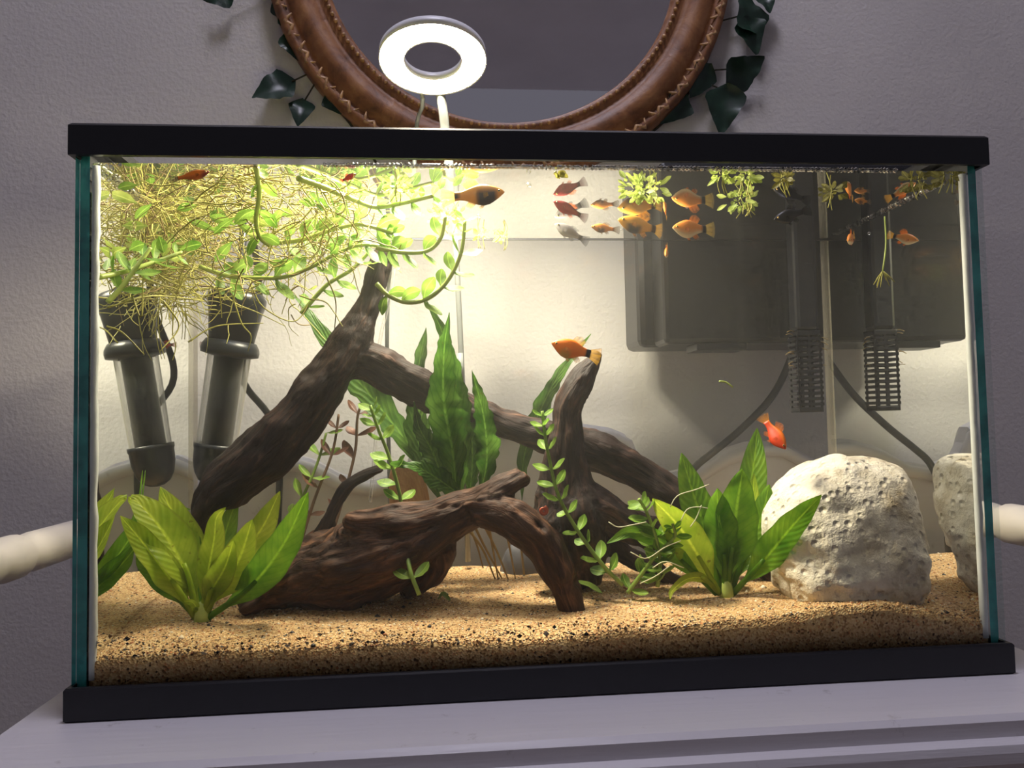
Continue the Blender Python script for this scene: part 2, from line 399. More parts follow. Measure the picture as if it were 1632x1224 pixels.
# ------------------------------------------------------------------ WASHSTAND
TX0, TX1, TY0, TY1 = -.028, .555, -.056, .262
ws = thing('washstand', 'white painted washstand with moulded top, scalloped back and side towel rails', 'washstand', (.26, .1, -.78))
def moulded_slab():
    # edge profile (outset, z), swept round the rectangle
    pr = [(-.012, 0), (-.003, -.0004), (0, -.003), (0, -.0105), (.0045, -.0125), (.0055, -.016), (.0055, -.021), (.002, -.0245), (-.004, -.027), (-.006, -.034), (-.006, -.040), (-.03, -.041)]
    V = []; Fc = []
    for o, z in pr:
        for x, y in ((TX0 - o, TY0 - o), (TX1 + o, TY0 - o), (TX1 + o, TY1 + o), (TX0 - o, TY1 + o)): V.append((x, y, z))
    for i in range(len(pr) - 1):
        for j in range(4): Fc.append([i * 4 + j, i * 4 + (j + 1) % 4, (i + 1) * 4 + (j + 1) % 4, (i + 1) * 4 + j][::-1])
    Fc.append([0, 1, 2, 3]); n = (len(pr) - 1) * 4; Fc.append([n + 3, n + 2, n + 1, n])
    return np.array(V), Fc
mk('tabletop', *moulded_slab(), 'paint', ws, smooth=False)
mk('apron', *box(TX0 + .02, TX1 - .02, TY0 + .02, TY1 - .01, -.13, -.041, .003), 'paint', ws, smooth=False)
for lx in (TX0 + .04, TX1 - .04):
    for ly in (TY0 + .04, TY1 - .03):
        mk('leg', *lathe([(0, 0), (.016, 0), (.02, .03), (.014, .06), (.02, .2), (.024, .4), (.016, .5), (.024, .53), (.024, .66), (0, .66)], (lx, ly, -.78), (0, 0, 1), 16), 'paint', ws)
# scalloped back board: profile as a function of distance from its centre
def crest(x):
    a = abs(x - .262)
    xs = [0, .045, .075, .088, .094, .102, .125, .150, .175, .200, .225, .25, .275, .3]
    zs = [.149, .147, .142, .136, .118, .1085, .1025, .107, .121, .128, .127, .114, .098, .090]
    return float(np.interp(a, xs, zs))
xs = np.linspace(TX0 + .004, TX1 - .004, 121); V = []; Fc = []
for x in xs:
    z = crest(x); V += [(x, .236, 0), (x, .236, z - .003), (x, .239, z), (x, .251, z), (x, .254, z - .003), (x, .254, 0)]
for i in range(120):
    for j in range(5): Fc.append([i * 6 + j, (i + 1) * 6 + j, (i + 1) * 6 + j + 1, i * 6 + j + 1])
Fc += [[0, 1, 2, 3, 4, 5], [720 + j for j in (5, 4, 3, 2, 1, 0)]]
mk('backboard', np.array(V), Fc, 'paint', ws, smooth=False)
bead = np.array([(x, .2335, crest(x) - .008) for x in xs]); mk('crest_moulding', *tube(bead, .0055, 10), 'paint', ws)
for sx, xr in ((-1, -.085), (1, .606)):
    pr = [(0, 0), (.009, 0), (.012, .006), (.012, .02), (.0105, .026), (.0135, .034), (.0135, .14), (.0115, .15), (.0145, .158), (.0145, .175), (.0115, .183), (.0135, .195), (.0135, .30), (.012, .306), (0, .306)]
    mk('towel_rail', *lathe(pr, (xr, -.055, .067), (0, 1, 0), 20), 'cream_rail_paint', ws)
    for yb in (-.03, .225):
        xa = TX0 - .002 if sx < 0 else TX1 + .002
        mk('rail_bracket', *tube(cr([(xa - sx * .02, yb, -.02), (xa + sx * .02, yb, -.015), (xr, yb, .03), (xr, yb, .07)], 12), np.linspace(.011, .008, 12), 10), 'paint', ws)

# ------------------------------------------------------------------ AQUARIUM
aq = thing('aquarium', 'rectangular glass fish tank with black plastic rims on the white washstand', 'aquarium', (W / 2, .1, 0.0))
YO = D + .008                                           # outer back of the panes
mk('front_pane', *box(.0025, W - .0025, .0035, .0035 + .005, .010, H - .008), 'pane', aq, smooth=False)
mk('back_pane', *box(.0025, W - .0025, D + .0006, D + .0056, .010, H - .008), 'pane', aq, smooth=False)
mk('bottom_pane', *box(.008, W - .008, .009, D, .008, .012), 'pane', aq, smooth=False)
for nm, x0, x1 in (('l', .0025, .0075), ('r', W - .0075, W - .0025)):
    V, Fc = box(x0, x1, .0090, D + .0004, .010, H - .008)
    o = mk('side_pane', V, Fc, 'pane', aq, smooth=False)
    o.data.materials.append(MAT['glass_edge'])
    for p in o.data.polygons:
        if p.normal.y < -.5 or p.normal.y > .5: p.material_index = 1
def ringframe(x0, x1, y0, y1, z0, z1, wall, lip, lipz):
    """rectangular plastic rim: outer skirt plus inward lip"""
    pr = [(0, z0), (0.0012, z0 - 0), (wall, z0), (wall, lipz[0]), (lip, lipz[0]), (lip, lipz[1]), (.0015, lipz[1]), (0, lipz[1] - .0015 if lipz[1] > z0 else lipz[1])]
    return pr
def rim(name, zlo, zhi, top):
    o = .0
    if top: pr = [(0, zlo), (.0030, zlo), (.0030, zhi - .006), (.013, zhi - .006), (.013, zhi - .002), (.0125, zhi), (.0015, zhi), (0, zhi - .0015)]
    else: pr = [(0, zlo + .001), (.001, zlo), (.016, zlo), (.016, zlo + .004), (.0030, zlo + .004), (.0030, zhi), (.0008, zhi), (0, zhi - .001)]
    V = []; Fc = []; n = len(pr)
    for ins, z in pr:
        for x, y in ((ins, ins), (W - ins, ins), (W - ins, YO - ins), (ins, YO - ins)): V.append((x, y, z))
    for i in range(n):
        k = (i + 1) % n
        for j in range(4): Fc.append([i * 4 + j, i * 4 + (j + 1) % 4, k * 4 + (j + 1) % 4, k * 4 + j])
    ob = mk(name, np.array(V), Fc, 'black_plastic', aq, smooth=False)
    bm = bmesh.new(); bm.from_mesh(ob.data); bmesh.ops.recalc_face_normals(bm, faces=bm.faces); bm.to_mesh(ob.data); bm.free()
    return ob
rim('top_rim', H - .0174, H, True); rim('bottom_rim', 0, .0172, False)
for x0, x1, y in ((.0078, .0118, .0088), (W - .0118, W - .0078, .0088)):
    zz = np.linspace(.018, H - .02, 40); xc = (x0 + x1) / 2
    nz = vnoise(np.c_[zz * 90, zz * 0 + xc * 100, zz * 0], 3)
    mk('silicone_seam', *tube(np.array([(xc + .0003 * a, y + .0022, z) for z, a in zip(zz, nz)]), .0021 + .0003 * nz, 8), 'white_silicone', aq)
for x, y in ((GX + .0006, D - .0008), (W - GX - .0006, D - .0008)):
    mk('silicone_seam', *tube(np.array([(x, y, z) for z in np.linspace(.018, H - .02, 12)]), .0028, 8), 'clear_sil', aq)

# water body
wt_v, wt_f = box(GX, W - GX, GY - .0004, D, .0125, ZW)
water = mk('water', wt_v, wt_f, 'w_clear', smooth=False)
tagset(water, 'slightly hazy yellowish water filling the glass fish tank', 'water')
water.data.materials.append(MAT['w_surf']); water.data.materials.append(MAT['w_side'])
for p in water.data.polygons:
    if p.normal.z > .5: p.material_index = 1
    elif abs(p.normal.x) > .5: p.material_index = 2
def meniscus(a, b, n, r, seed):
    s = np.linspace(0, 1, n); P = np.asarray(a) + (np.asarray(b) - np.asarray(a)) * s[:, None]
    rr = r * (1 + .45 * np.sin(np.arange(n) * 1.9) * (.5 + .5 * vnoise(np.c_[s * 40, s * 0, s * 0], seed)))
    return tube(P, rr, 6)
mk('meniscus', *meniscus((.13, GY + .0014, ZW + .0006), (W - .05, GY + .0014, ZW + .0006), 500, .0014, 1), 'bead', water)
mk('meniscus', *meniscus((GX + .0014, GY + .002, ZW - .0002), (GX + .0014, D * .62, ZW - .0002), 160, .0016, 2), 'bead', water)
mk('meniscus', *meniscus((W - GX - .0012, GY + .02, ZW - .0002), (W - GX - .0012, D * .9, ZW - .0002), 160, .0013, 3), 'bead', water)
mk('meniscus', *tube(np.array([(x, D - .0006, ZW - .0003) for x in np.linspace(.12, .35, 30)]), .0006, 6), 'grey_cable', water)

# ------------------------------------------------------------------ SAND
fx = [.0, .0047, .0484, .1103, .1743, .2398, .2958, .3696, .4075, .4459, .4748, .5037, .52]
fz = [.028, .0278, .0303, .0305, .0299, .0287, .0335, .0356, .0403, .042, .035, .0275, .026]
bx_ = [0, .0154, .12, .228, .2857, .40, .4857, .52]; bz_ = [.045, .0445, .041, .0385, .040, .036, .032, .032]
def sandz(x, y):
    x = np.asarray(x, float); y = np.asarray(y, float)
    k = np.clip((y - GY) / (D - GY), 0, 1); m = np.interp(x, [0, .1, .3, .42, .52], [.036, .0345, .0345, .036, .034])
    a = np.interp(x, fx, fz); b = np.interp(x, bx_, bz_)
    z = np.where(k < .35, a + (m - a) * (k / .35) ** .8, m + (b - m) * np.clip((k - .35) / .65, 0, 1))
    P = np.c_[np.ravel(x) * 28, np.ravel(y) * 28, np.zeros(np.size(x))]
    return z + (.0011 * fbm(P, 3, 11)).reshape(z.shape)
nx, ny = 220, 90
X = np.linspace(GX + .0002, W - GX - .0002, nx); Yg = np.linspace(GY, D - .0004, ny)
XX, YY = np.meshgrid(X, Yg, indexing='ij'); ZZ = sandz(XX, YY)
ZZ -= .0022 * np.clip(1 - (YY - GY) / .006, 0, 1) ** 2          # rolls over where it meets the front glass
V = np.c_[XX.ravel(), YY.ravel(), ZZ.ravel()]; Fc = [[i * ny + j, (i + 1) * ny + j, (i + 1) * ny + j + 1, i * ny + j + 1] for i in range(nx - 1) for j in range(ny - 1)]
bnd = [i * ny for i in range(nx)] + [(nx - 1) * ny + j for j in range(1, ny)] + [i * ny + ny - 1 for i in range(nx - 2, -1, -1)] + [j for j in range(ny - 2, 0, -1)]
n0 = len(V); V = np.vstack([V, np.c_[V[bnd][:, :2], np.full(len(bnd), .0128)]]); nb = len(bnd)
for i in range(nb): Fc.append([bnd[i], n0 + i, n0 + (i + 1) % nb, bnd[(i + 1) % nb]])
Fc.append([n0 + i for i in range(nb)][::-1])
sand = mk('sand_bed', V, Fc, 'sand'); tagset(sand, 'coarse tan sand bed along the tank floor, banked up at front right', 'sand', kind='stuff')
def grains(n):
    oc = np.array([(1, 0, 0), (-1, 0, 0), (0, 1, 0), (0, -1, 0), (0, 0, 1), (0, 0, -1)], float)
    of = np.array([(0, 2, 4), (2, 1, 4), (1, 3, 4), (3, 0, 4), (2, 0, 5), (1, 2, 5), (3, 1, 5), (0, 3, 5)])
    pal = np.array([lin(222, 188, 138), lin(238, 220, 188), lin(204, 160, 108), lin(178, 112, 70), lin(70, 62, 58), lin(44, 44, 50), lin(240, 228, 206), lin(150, 108, 70)])
    pr = np.array([.26, .14, .24, .10, .06, .045, .06, .095])
    x = rng.uniform(GX + .002, W - GX - .002, n); y = GY + .001 + (D - GY - .002) * rng.uniform(0, 1, n) ** 1.35
    z = sandz(x, y) - .0022 * np.clip(1 - (y - GY) / .006, 0, 1) ** 2
    nf = n // 5                                                                     # some pressed against the front glass
    y[:nf] = GY + .0002; z[:nf] = .017 + (z[:nf] - .017) * rng.uniform(0, 1, nf)
    s = .00042 * np.exp(rng.normal(.1, .45, n)); ci = rng.choice(8, n, p=pr / pr.sum())
    big = ci == 5; s[big] *= 1.25
    th = rng.uniform(0, 6.28, n); V = oc[None] * (s[:, None, None] * rng.uniform(.7, 1.25, (n, 6, 1)))
    V[:, :, 2] *= .75; c, sn = np.cos(th)[:, None], np.sin(th)[:, None]
    V = np.stack([V[:, :, 0] * c - V[:, :, 1] * sn, V[:, :, 0] * sn + V[:, :, 1] * c, V[:, :, 2]], -1)
    V[:nf, :, 1] = np.abs(V[:nf, :, 1]) * .8
    V += np.stack([x, y, z], -1)[:, None]
    return V.reshape(-1, 3), (of[None] + 6 * np.arange(n)[:, None, None]).reshape(-1, 3), np.repeat(pal[ci], 6, 0)
gv, gf, gc = grains(26000)
gr = mk('grains', gv, gf, 'grain', sand, colr=gc); gr['kind'] = 'stuff'

# ------------------------------------------------------------------ CLIP LAMP
lc = at(690, 95, .112); ln = nrm([.0, -.22, -.975]); R0 = 84 * mpp(lc); R1 = 47 * mpp(lc)
lamp = thing('clip_lamp', 'glowing white ring lamp on a short neck clipped to the tank rim', 'lamp', (.196, D + .004, H))
rm_ = (R0 + R1) / 2; hw = (R0 - R1) / 2
mk('ring_diffuser', *lathe([(rm_ + hw * .97 * math.cos(a), .0015 * math.sin(a) + .001) for a in np.linspace(0, math.pi, 9)], lc, ln, 72), 'lamp_on', lamp)
mk('ring_housing', *lathe([(R1 - .0006, .002), (R1 - .0004, -.005), (rm_, -.008), (R0 + .0003, -.005), (R0 + .0006, .002), (R0 * .99, .0005), (R1 * 1.01, .0005)], lc, ln, 72, True), 'lamp_white', lamp)
p0 = lc + np.array([.004, .033, -.004]); mk('neck', *tube(cr([p0, p0 + [.003, .018, -.012], (.200, D - .006, .372), (.203, D + .004, .345), (.204, D + .004, .318)], 24), .0036, 10), 'clear_rod', lamp)
mk('clamp', *box(.194, .214, D - .006, D + .016, H + .0003, H + .012, .002), 'clear_rod', lamp, smooth=False)
mk('cord', *tube(cr([lc + [-.010, .034, -.004], at(674, 165, .16), at(664, 200, .205), (.172, .213, .34), (.155, .216, .28), (.150, .222, .2), (.152, .226, .02)], 40), .0017, 8), 'clear_rod', lamp)

# ------------------------------------------------------------------ MIRROR + IVY
mc = at(800, -73, YWALL); rin = 280 * mpp(mc); rout = 369 * mpp(mc)
mir = thing('round_mirror', 'round wall mirror in a carved brown wooden frame above the tank', 'mirror', tuple(mc))
mk('mirror_glass', *lathe([(0, .006), (rin + .006, .006), (rin + .006, .001), (0, .001)], mc, (0, -1, 0), 96), 'mirror', mir, smooth=False)
fw = rout - rin
pf = [(rin, .001), (rin, .010), (rin + .05 * fw, .014), (rin + .14 * fw, .014), (rin + .2 * fw, .011), (rin + .3 * fw, .016), (rin + .45 * fw, .021), (rin + .6 * fw, .021), (rin + .72 * fw, .015), (rin + .78 * fw, .014), (rin + .86 * fw, .020), (rin + .97 * fw, .017), (rout, .010), (rout, .001)]
mk('mirror_frame', *lathe(pf, mc, (0, -1, 0), 128), 'frame', mir)
bd = []
for i in range(150):
    a = i / 150 * 2 * math.pi; r = rin + .1 * fw
    bd.append(sphere(mc + np.array([r * math.cos(a), -.0145, r * math.sin(a)]), .0021, 6, 4))
o = mk('bead_border', *join(*bd), 'carved_gilt', mir)
oc = []
for i in range(46):
    a = i / 46 * 2 * math.pi; r = rin + .82 * fw
    u = np.array([math.cos(a), 0, math.sin(a)]); tt = np.array([-math.sin(a), 0, math.cos(a)])
    P = [mc + u * (r + dr) + tt * dt + np.array([0, -.018, 0]) for dr, dt in ((-.005, -.011), (.004, -.006), (-.001, 0), (.005, .006), (-.003, .011))]
    oc.append(tube(cr(P, 9), [.0006, .0016, .002, .0022, .002, .0022, .002, .0014, .0006], 6))
mk('carved_scrollwork', *join(*oc), 'carved_gilt', mir)
def ivyleaf(px, py, s, ang, parent, Y=YWALL - .012):
    c = at(px, py, Y); m = mpp(c) * 1.2; a = math.radians(ang); d = np.array([math.cos(a), random.uniform(-.3, .1), math.sin(a)]); d = nrm(d)
    nh = nrm([random.uniform(-.5, .5), -1, random.uniform(-.4, .4)])
    P = [c - d * s * m * .95, c + d * 0 + nh * .002, c + d * s * m * 1.05 - nh * .003]
    def pr(v): return np.clip(np.sin(np.clip(v * 3.3, 0, 1) * np.pi / 2) * np.clip((1.02 - v) / .72, 0, 1) ** .8, .02, 1)
    V, Fc, lv = blade(P, s * m * .82, pr, nh, .3, .08, 12, 3)
    return mk('leaf', V, Fc, 'ivy_leaf', parent, lv=lv)
ivl = thing('ivy_garland', 'dark green ivy garland hanging left of the round mirror', 'garland', tuple(at(440, 60, YWALL - .01)))
mk('stem', *tube(cr(pxpath([(425, -60), (440, 0), (455, 50), (480, 90), (520, 150), (560, 200), (600, 260)], YWALL - .006), 40), .0012, 6), 'ivy_stem', ivl)
for q in ((437, 140, 32, 205), (479, 178, 22, 262), (458, 28, 18, 100), (470, 72, 24, 295), (445, 10, 16, 90), (530, 165, 16, 310), (350, -6, 22, 190)):
    ivyleaf(*q, ivl)
for a, b in (((465, 130), (497, 115)), ((486, 160), (505, 128)), ((368, -4), (425, -30))):
    mk('leaf_stalk', *tube(pxpath([a, b], YWALL - .008), .0008, 5), 'ivy_stem', ivl)
ivr = thing('ivy_garland', 'dark green ivy garland hanging right of the round mirror', 'garland', tuple(at(1150, 60, YWALL - .01)))
mk('stem', *tube(cr(pxpath([(1175, -60), (1150, 10), (1140, 60), (1120, 110), (1085, 165), (1040, 210), (980, 250)], YWALL - .006), 40), .0012, 6), 'ivy_stem', ivr)
for q in ((1195, 22, 30, 105), (1198, 52, 26, 285), (1187, 112, 30, 30), (1155, 170, 34, 262), (1118, 126, 26, 240), (1078, 172, 26, 225), (1222, 2, 18, 280), (985, 196, 16, 200)):
    ivyleaf(*q, ivr)
for a, b in (((1162, 110), (1133, 112)), ((1150, 142), (1130, 134)), ((1180, 25), (1146, 34))):
    mk('leaf_stalk', *tube(pxpath([a, b], YWALL - .008), .0008, 5), 'ivy_stem', ivr)

# ------------------------------------------------------------------ FILTER
fl = thing('hang_on_filter', 'dark box filter hung behind the right side of the tank with slotted intake', 'filter', (.44, .23, .21))
fx0, fx1 = at(1060, 548, .1975)[0], .60
mk('housing', *box(fx0, fx1, .1975, .2325, .2095, .36, .004), 'dark_filter_plastic', fl, smooth=False)
V, Fc = box(fx0 - .012, fx1, .2335, .286, .2105, .352, .006); mk('motor_body', V, Fc, 'dark_filter_plastic', fl, smooth=False)
mk('spacer_foot', *box(at(1110, 555, .197)[0], at(1190, 555, .197)[0], .1955, .224, .2035, .2095, .001), 'dark_filter_plastic', fl, smooth=False)
sx, sy = .4745, .160
mk('intake_tube', *box(sx - .0092, sx + .0092, sy - .0075, sy + .0075, .214, .327, .003), 'dark_filter_plastic', fl, smooth=False)
mk('overflow_arm', *box(sx - .02, sx + .03, sy - .0075, .20, .313, .327, .003), 'dark_filter_plastic', fl, smooth=False)
st = thing_ = None
zt, zb = .214, at(1287, 657, sy)[2]
parts = [box(sx - .0095, sx + .0095, sy - .0075, sy + .0075, zb, zb + .004, .001), box(sx - .0095, sx + .0095, sy - .0078, sy + .0078, zt - .004, zt, .0006)]
for ex in (-.0095, .0083): parts += [box(sx + ex, sx + ex + .0012, sy - .0075, sy - .006, zb, zt), box(sx + ex, sx + ex + .0012, sy + .006, sy + .0075, zb, zt)]
parts += [box(sx - .0012, sx + .0012, sy - .0072, sy - .006, zb, zt), box(sx - .0012, sx + .0012, sy + .006, sy + .0072, zb, zt)]
strainer = mk('strainer_frame', *join(*parts), 'dark_filter_plastic', fl, smooth=False)
nb_ = 13
for i in range(nb_):
    z = zb + .004 + (zt - zb - .008) * (i + .5) / nb_
    pts = [box(sx - .0098, sx + .0098, sy - .0075, sy - .0058, z - .0011, z + .0011), box(sx - .0098, sx + .0098, sy + .0058, sy + .0075, z - .0011, z + .0011),
           box(sx - .0106, sx - .0086, sy - .0068, sy + .0068, z - .0011, z + .0011), box(sx + .0086, sx + .0106, sy - .0068, sy + .0068, z - .0011, z + .0011)]
    mk('slat', *join(*pts), 'dark_filter_plastic', strainer, smooth=False)
mk('power_cable', *tube(cr([at(1268, 545, .222), at(1255, 585, .216), at(1228, 635, .212), at(1180, 685, .212), at(1135, 722, .214), at(1105, 748, .217), at(1085, 790, .22), at(1075, 850, .222), at(1075, 915, .222)], 50), .0031, 10), 'grey_cable', fl)

# ------------------------------------------------------------------ HEATER
ha = np.array([.0283, .163, .1140]); hb = np.array([.0475, .158, .243]); hx = nrm(hb - ha); hl = np.linalg.norm(hb - ha)
ht = thing('tank_heater', 'dark tube heater in a clear sleeve leaning in the back left corner', 'heater', tuple(ha))
mk('heating_tube', *lathe([(0, .012), (.0105, .012), (.0105, .09), (0, .09)], ha, hx, 20), 'heater_plastic', ht)
mk('clear_guard', *lathe([(.0140, .014), (.0146, .05), (.0150, .094)], ha, hx, 28), 'sleeve', ht)
mk('bottom_cap', *lathe([(0, -.007), (.005, -.0062), (.0095, -.0035), (.0128, .002), (.0148, .010), (.0152, .019), (.0158, .020), (.0158, .023), (.013, .023), (.012, .016), (0, .014)], ha, hx, 28), 'heater_plastic', ht)
mk('collar', *lathe([(.012, .086), (.0200, .088), (.0205, .091), (.0200, .094), (.0175, .098), (.012, .098)], ha, hx, 28), 'heater_plastic', ht)
mk('control_cap', *lathe([(.012, .095), (.0158, .098), (.0185, .118), (.0205, .127), (.0205, .130), (.017, .134), (.008, .137), (0, .137)], ha, hx, 28), 'heater_plastic', ht)
top = ha + hx * .135
mk('cable', *tube(cr([top, top + [.001, .002, .02], top + [.002, .006, .045], (.046, D - .008, .315), (.046, D + .012, .318), (.05, .215, .25), (.035, .222, .19), (.062, .224, .14), (.06, .224, .03)], 60), .0028, 8), 'heater_plastic', ht)

# ------------------------------------------------------------------ AIR LINE
al = thing('airline_tube', 'straight clear rigid airline tube standing mid tank behind the driftwood', 'tube', tuple(at(738, 905, .172)))
mk('rigid_tube', *tube(pxpath([(722, 322), (728, 420), (733, 520), (741, 700), (746, 895)], .172), .0021, 10), 'clear_rod', al)
mk('connector', *tube(pxpath([(733, 563), (735, 610)], .172), .0027, 10), 'clear_rod', al)
af = tagset(mk('soft_airline', *tube(cr(pxpath([(632, 300), (630, 400), (622, 470), (608, 530), (600, 590), (600, 680), (590, 800)], .176), 40), .0013, 8), 'sleeve'), 'thin soft clear air hose curving down behind the big driftwood fork', 'hose')

# ------------------------------------------------------------------ DRIFTWOOD
def driftwood(name, label, limbs, mat, voxel=.0017, amp=.0018, seed=0):
    parts = []; axis_pts = []
    for li, L in enumerate(limbs):
        rows = []
        for (px, py, Y, rp) in L:
            P = at(px, py, Y); rows.append(np.r_[P, rp * mpp(P)])
        n = max(12, int(np.sum(np.linalg.norm(np.diff(np.array(rows)[:, :3], axis=0), axis=1)) / .004))
        S = cr(rows, n); S[:, 3] = np.maximum(S[:, 3], .001)
        k = 18; V, Fc = tube(S[:, :3], S[:, 3], k)
        T, N, B = frames(S[:, :3]); th = np.arange(k) / k * 2 * np.pi
        s = np.r_[0, np.cumsum(np.linalg.norm(np.diff(S[:, :3], axis=0), axis=1))]
        # uneven girth: lobes that drift along the limb
        Q = np.c_[np.repeat(s * 22, k), np.tile(np.cos(th) * 1.1, n), np.tile(np.sin(th) * 1.1, n)] + seed * 7 + li * 3.3
        g = 1 + .22 * fbm(Q, 2, seed); c = np.repeat(S[:, :3], k, 0); V = c + (V - c) * g[:, None]
        parts.append((V, Fc))
        for i in range(n): axis_pts.append(np.r_[S[i, :3], T[i], N[i], s[i] + li * 1.7, S[i, 3]])
    V, Fc = join(*parts)
    me = bpy.data.meshes.new('tmp'); me.from_pydata([tuple(v) for v in V], [], Fc); me.update()
    ob = bpy.data.objects.new('tmp', me); col.objects.link(ob)
    md = ob.modifiers.new('r', 'REMESH'); md.mode = 'VOXEL'; md.voxel_size = voxel
    dg = bpy.context.evaluated_depsgraph_get(); ev = ob.evaluated_get(dg); m2 = bpy.data.meshes.new_from_object(ev)
    n = len(m2.vertices); co = np.zeros(n * 3); m2.vertices.foreach_get('co', co); co = co.reshape(-1, 3)
    no = np.zeros(n * 3); m2.vertices.foreach_get('normal', no); no = no.reshape(-1, 3)
    Fc = [list(p.vertices) for p in m2.polygons]
    bpy.data.objects.remove(ob); bpy.data.meshes.remove(me); bpy.data.meshes.remove(m2)
    A = np.array(axis_pts); U = np.zeros(n); VA = np.zeros((n, 2)); 
    for i0 in range(0, n, 4000):
        c = co[i0:i0 + 4000]; d = np.linalg.norm(c[:, None] - A[None, :, :3], axis=2) - A[None, :, 10] * .6
        k = d.argmin(1); a = A[k]; r = c - a[:, :3]; al = np.einsum('ij,ij->i', r, a[:, 3:6]); Bn = np.cross(a[:, 3:6], a[:, 6:9])
        U[i0:i0 + 4000] = a[:, 9] + al; x = np.einsum('ij,ij->i', r, a[:, 6:9]); y = np.einsum('ij,ij->i', r, Bn); rr = np.hypot(x, y) + 1e-9
        VA[i0:i0 + 4000, 0] = x / rr * np.maximum(rr, .006); VA[i0:i0 + 4000, 1] = y / rr * np.maximum(rr, .006)
    G = np.c_[U * .16, VA]
    nz = fbm(G * 260, 3, seed + 5); ridge = 1 - np.abs(fbm(G * 150 + 9, 2, seed + 20)); lump = fbm(co * 55, 3, seed + 40)
    pits = np.clip(fbm(np.c_[U * .45, VA] * 120, 2, seed + 60) - .75, 0, 1)
    co = co + no * (amp * (.42 * nz + .7 * (ridge - .7)) + amp * 1.1 * lump - amp * 4 * pits)[:, None]
    o = mk(name, co, Fc, mat, grain=G); return tagset(o, label, 'driftwood')
driftwood('forked_driftwood', 'tall dark forked driftwood limb rising to a split point near the surface', [
    [(617, 380, .115, 5), (611, 400, .115, 12), (600, 440, .114, 17), (578, 505, .112, 24), (552, 560, .110, 37), (515, 612, .106, 40), (478, 660, .102, 40), (440, 705, .098, 41), (395, 750, .094, 40), (350, 782, .092, 34), (326, 812, .092, 20), (321, 850, .094, 13), (326, 905, .098, 11), (330, 935, .1, 10)],
    [(626, 408, .115, 4), (608, 440, .115, 10), (590, 480, .114, 14)],
    [(545, 572, .110, 30), (590, 578, .114, 30), (640, 604, .120, 30), (700, 634, .126, 29), (770, 662, .128, 26), (850, 690, .128, 26), (920, 708, .126, 27), (1000, 742, .122, 28), (1060, 778, .118, 28), (1115, 818, .114, 24), (1170, 865, .110, 20), (1225, 905, .105, 18), (1262, 930, .100, 12)],
    ], 'dark_driftwood', seed=1)
driftwood('stump_driftwood', 'brown driftwood stump with one curved horn pointing up mid tank', [
    [(955, 562, .095, 7), (946, 580, .095, 16), (926, 612, .095, 22), (908, 650, .096, 23), (902, 700, .096, 27), (902, 750, .097, 36), (908, 800, .098, 50), (915, 845, .099, 54), (925, 890, .1, 40), (930, 930, .1, 24)],
    [(925, 800, .098, 40), (965, 815, .095, 34), (1000, 832, .092, 30), (1050, 852, .09, 24), (1110, 872, .086, 20), (1160, 900, .086, 17)],
    [(950, 850, .105, 26), (990, 880, .108, 20), (1035, 905, .112, 17), (1080, 932, .116, 14)],
    [(880, 815, .096, 30), (862, 850, .092, 24), (858, 890, .1, 18)],
    ], 'dark_driftwood', seed=2)
driftwood('arched_driftwood', 'reddish brown driftwood root arching over the sand in front', [
    [(832, 752, .070, 14), (818, 764, .070, 19), (775, 788, .069, 21), (720, 808, .068, 22), (660, 826, .066, 24), (600, 832, .066, 20), (562, 832, .066, 15), (552, 828, .066, 9)],
    [(770, 800, .068, 26), (700, 838, .072, 40), (640, 868, .078, 54), (570, 892, .08, 58), (505, 908, .082, 54), (450, 932, .080, 42), (410, 958, .074, 22), (385, 972, .072, 12)],
    [(745, 808, .068, 24), (800, 818, .064, 30), (848, 846, .060, 33), (876, 890, .058, 27), (893, 930, .056, 22), (905, 962, .055, 20), (912, 985, .054, 19)],
    [(690, 850, .08, 38), (692, 888, .09, 34), (668, 922, .1, 28), (640, 945, .1, 20)],
    [(640, 880, .085, 44), (600, 920, .085, 40), (540, 945, .085, 30), (480, 955, .082, 24)],
    [(520, 880, .078, 28), (470, 915, .08, 30), (420, 950, .078, 20)],
    ], 'brown_driftwood', amp=.0021, seed=3)
driftwood('thin_driftwood', 'thin nearly black driftwood twig curving up behind the arched root', [
    [(608, 746, .104, 8), (580, 758, .104, 10), (552, 776, .103, 11), (534, 806, .102, 11), (518, 840, .1, 12), (492, 880, .1, 14), (470, 915, .1, 14)],
    [(530, 812, .102, 8), (528, 840, .102, 7), (522, 862, .102, 7)],
    ], 'dark_driftwood', voxel=.0012, amp=.0008, seed=4)
driftwood('pale_driftwood', 'short pale tan driftwood stub behind the arched root', [
    [(640, 742, .135, 16), (645, 760, .135, 24), (655, 800, .135, 28), (668, 850, .135, 26), (675, 915, .135, 26)],
    ], 'tan_driftwood', voxel=.0014, amp=.0009, seed=5)

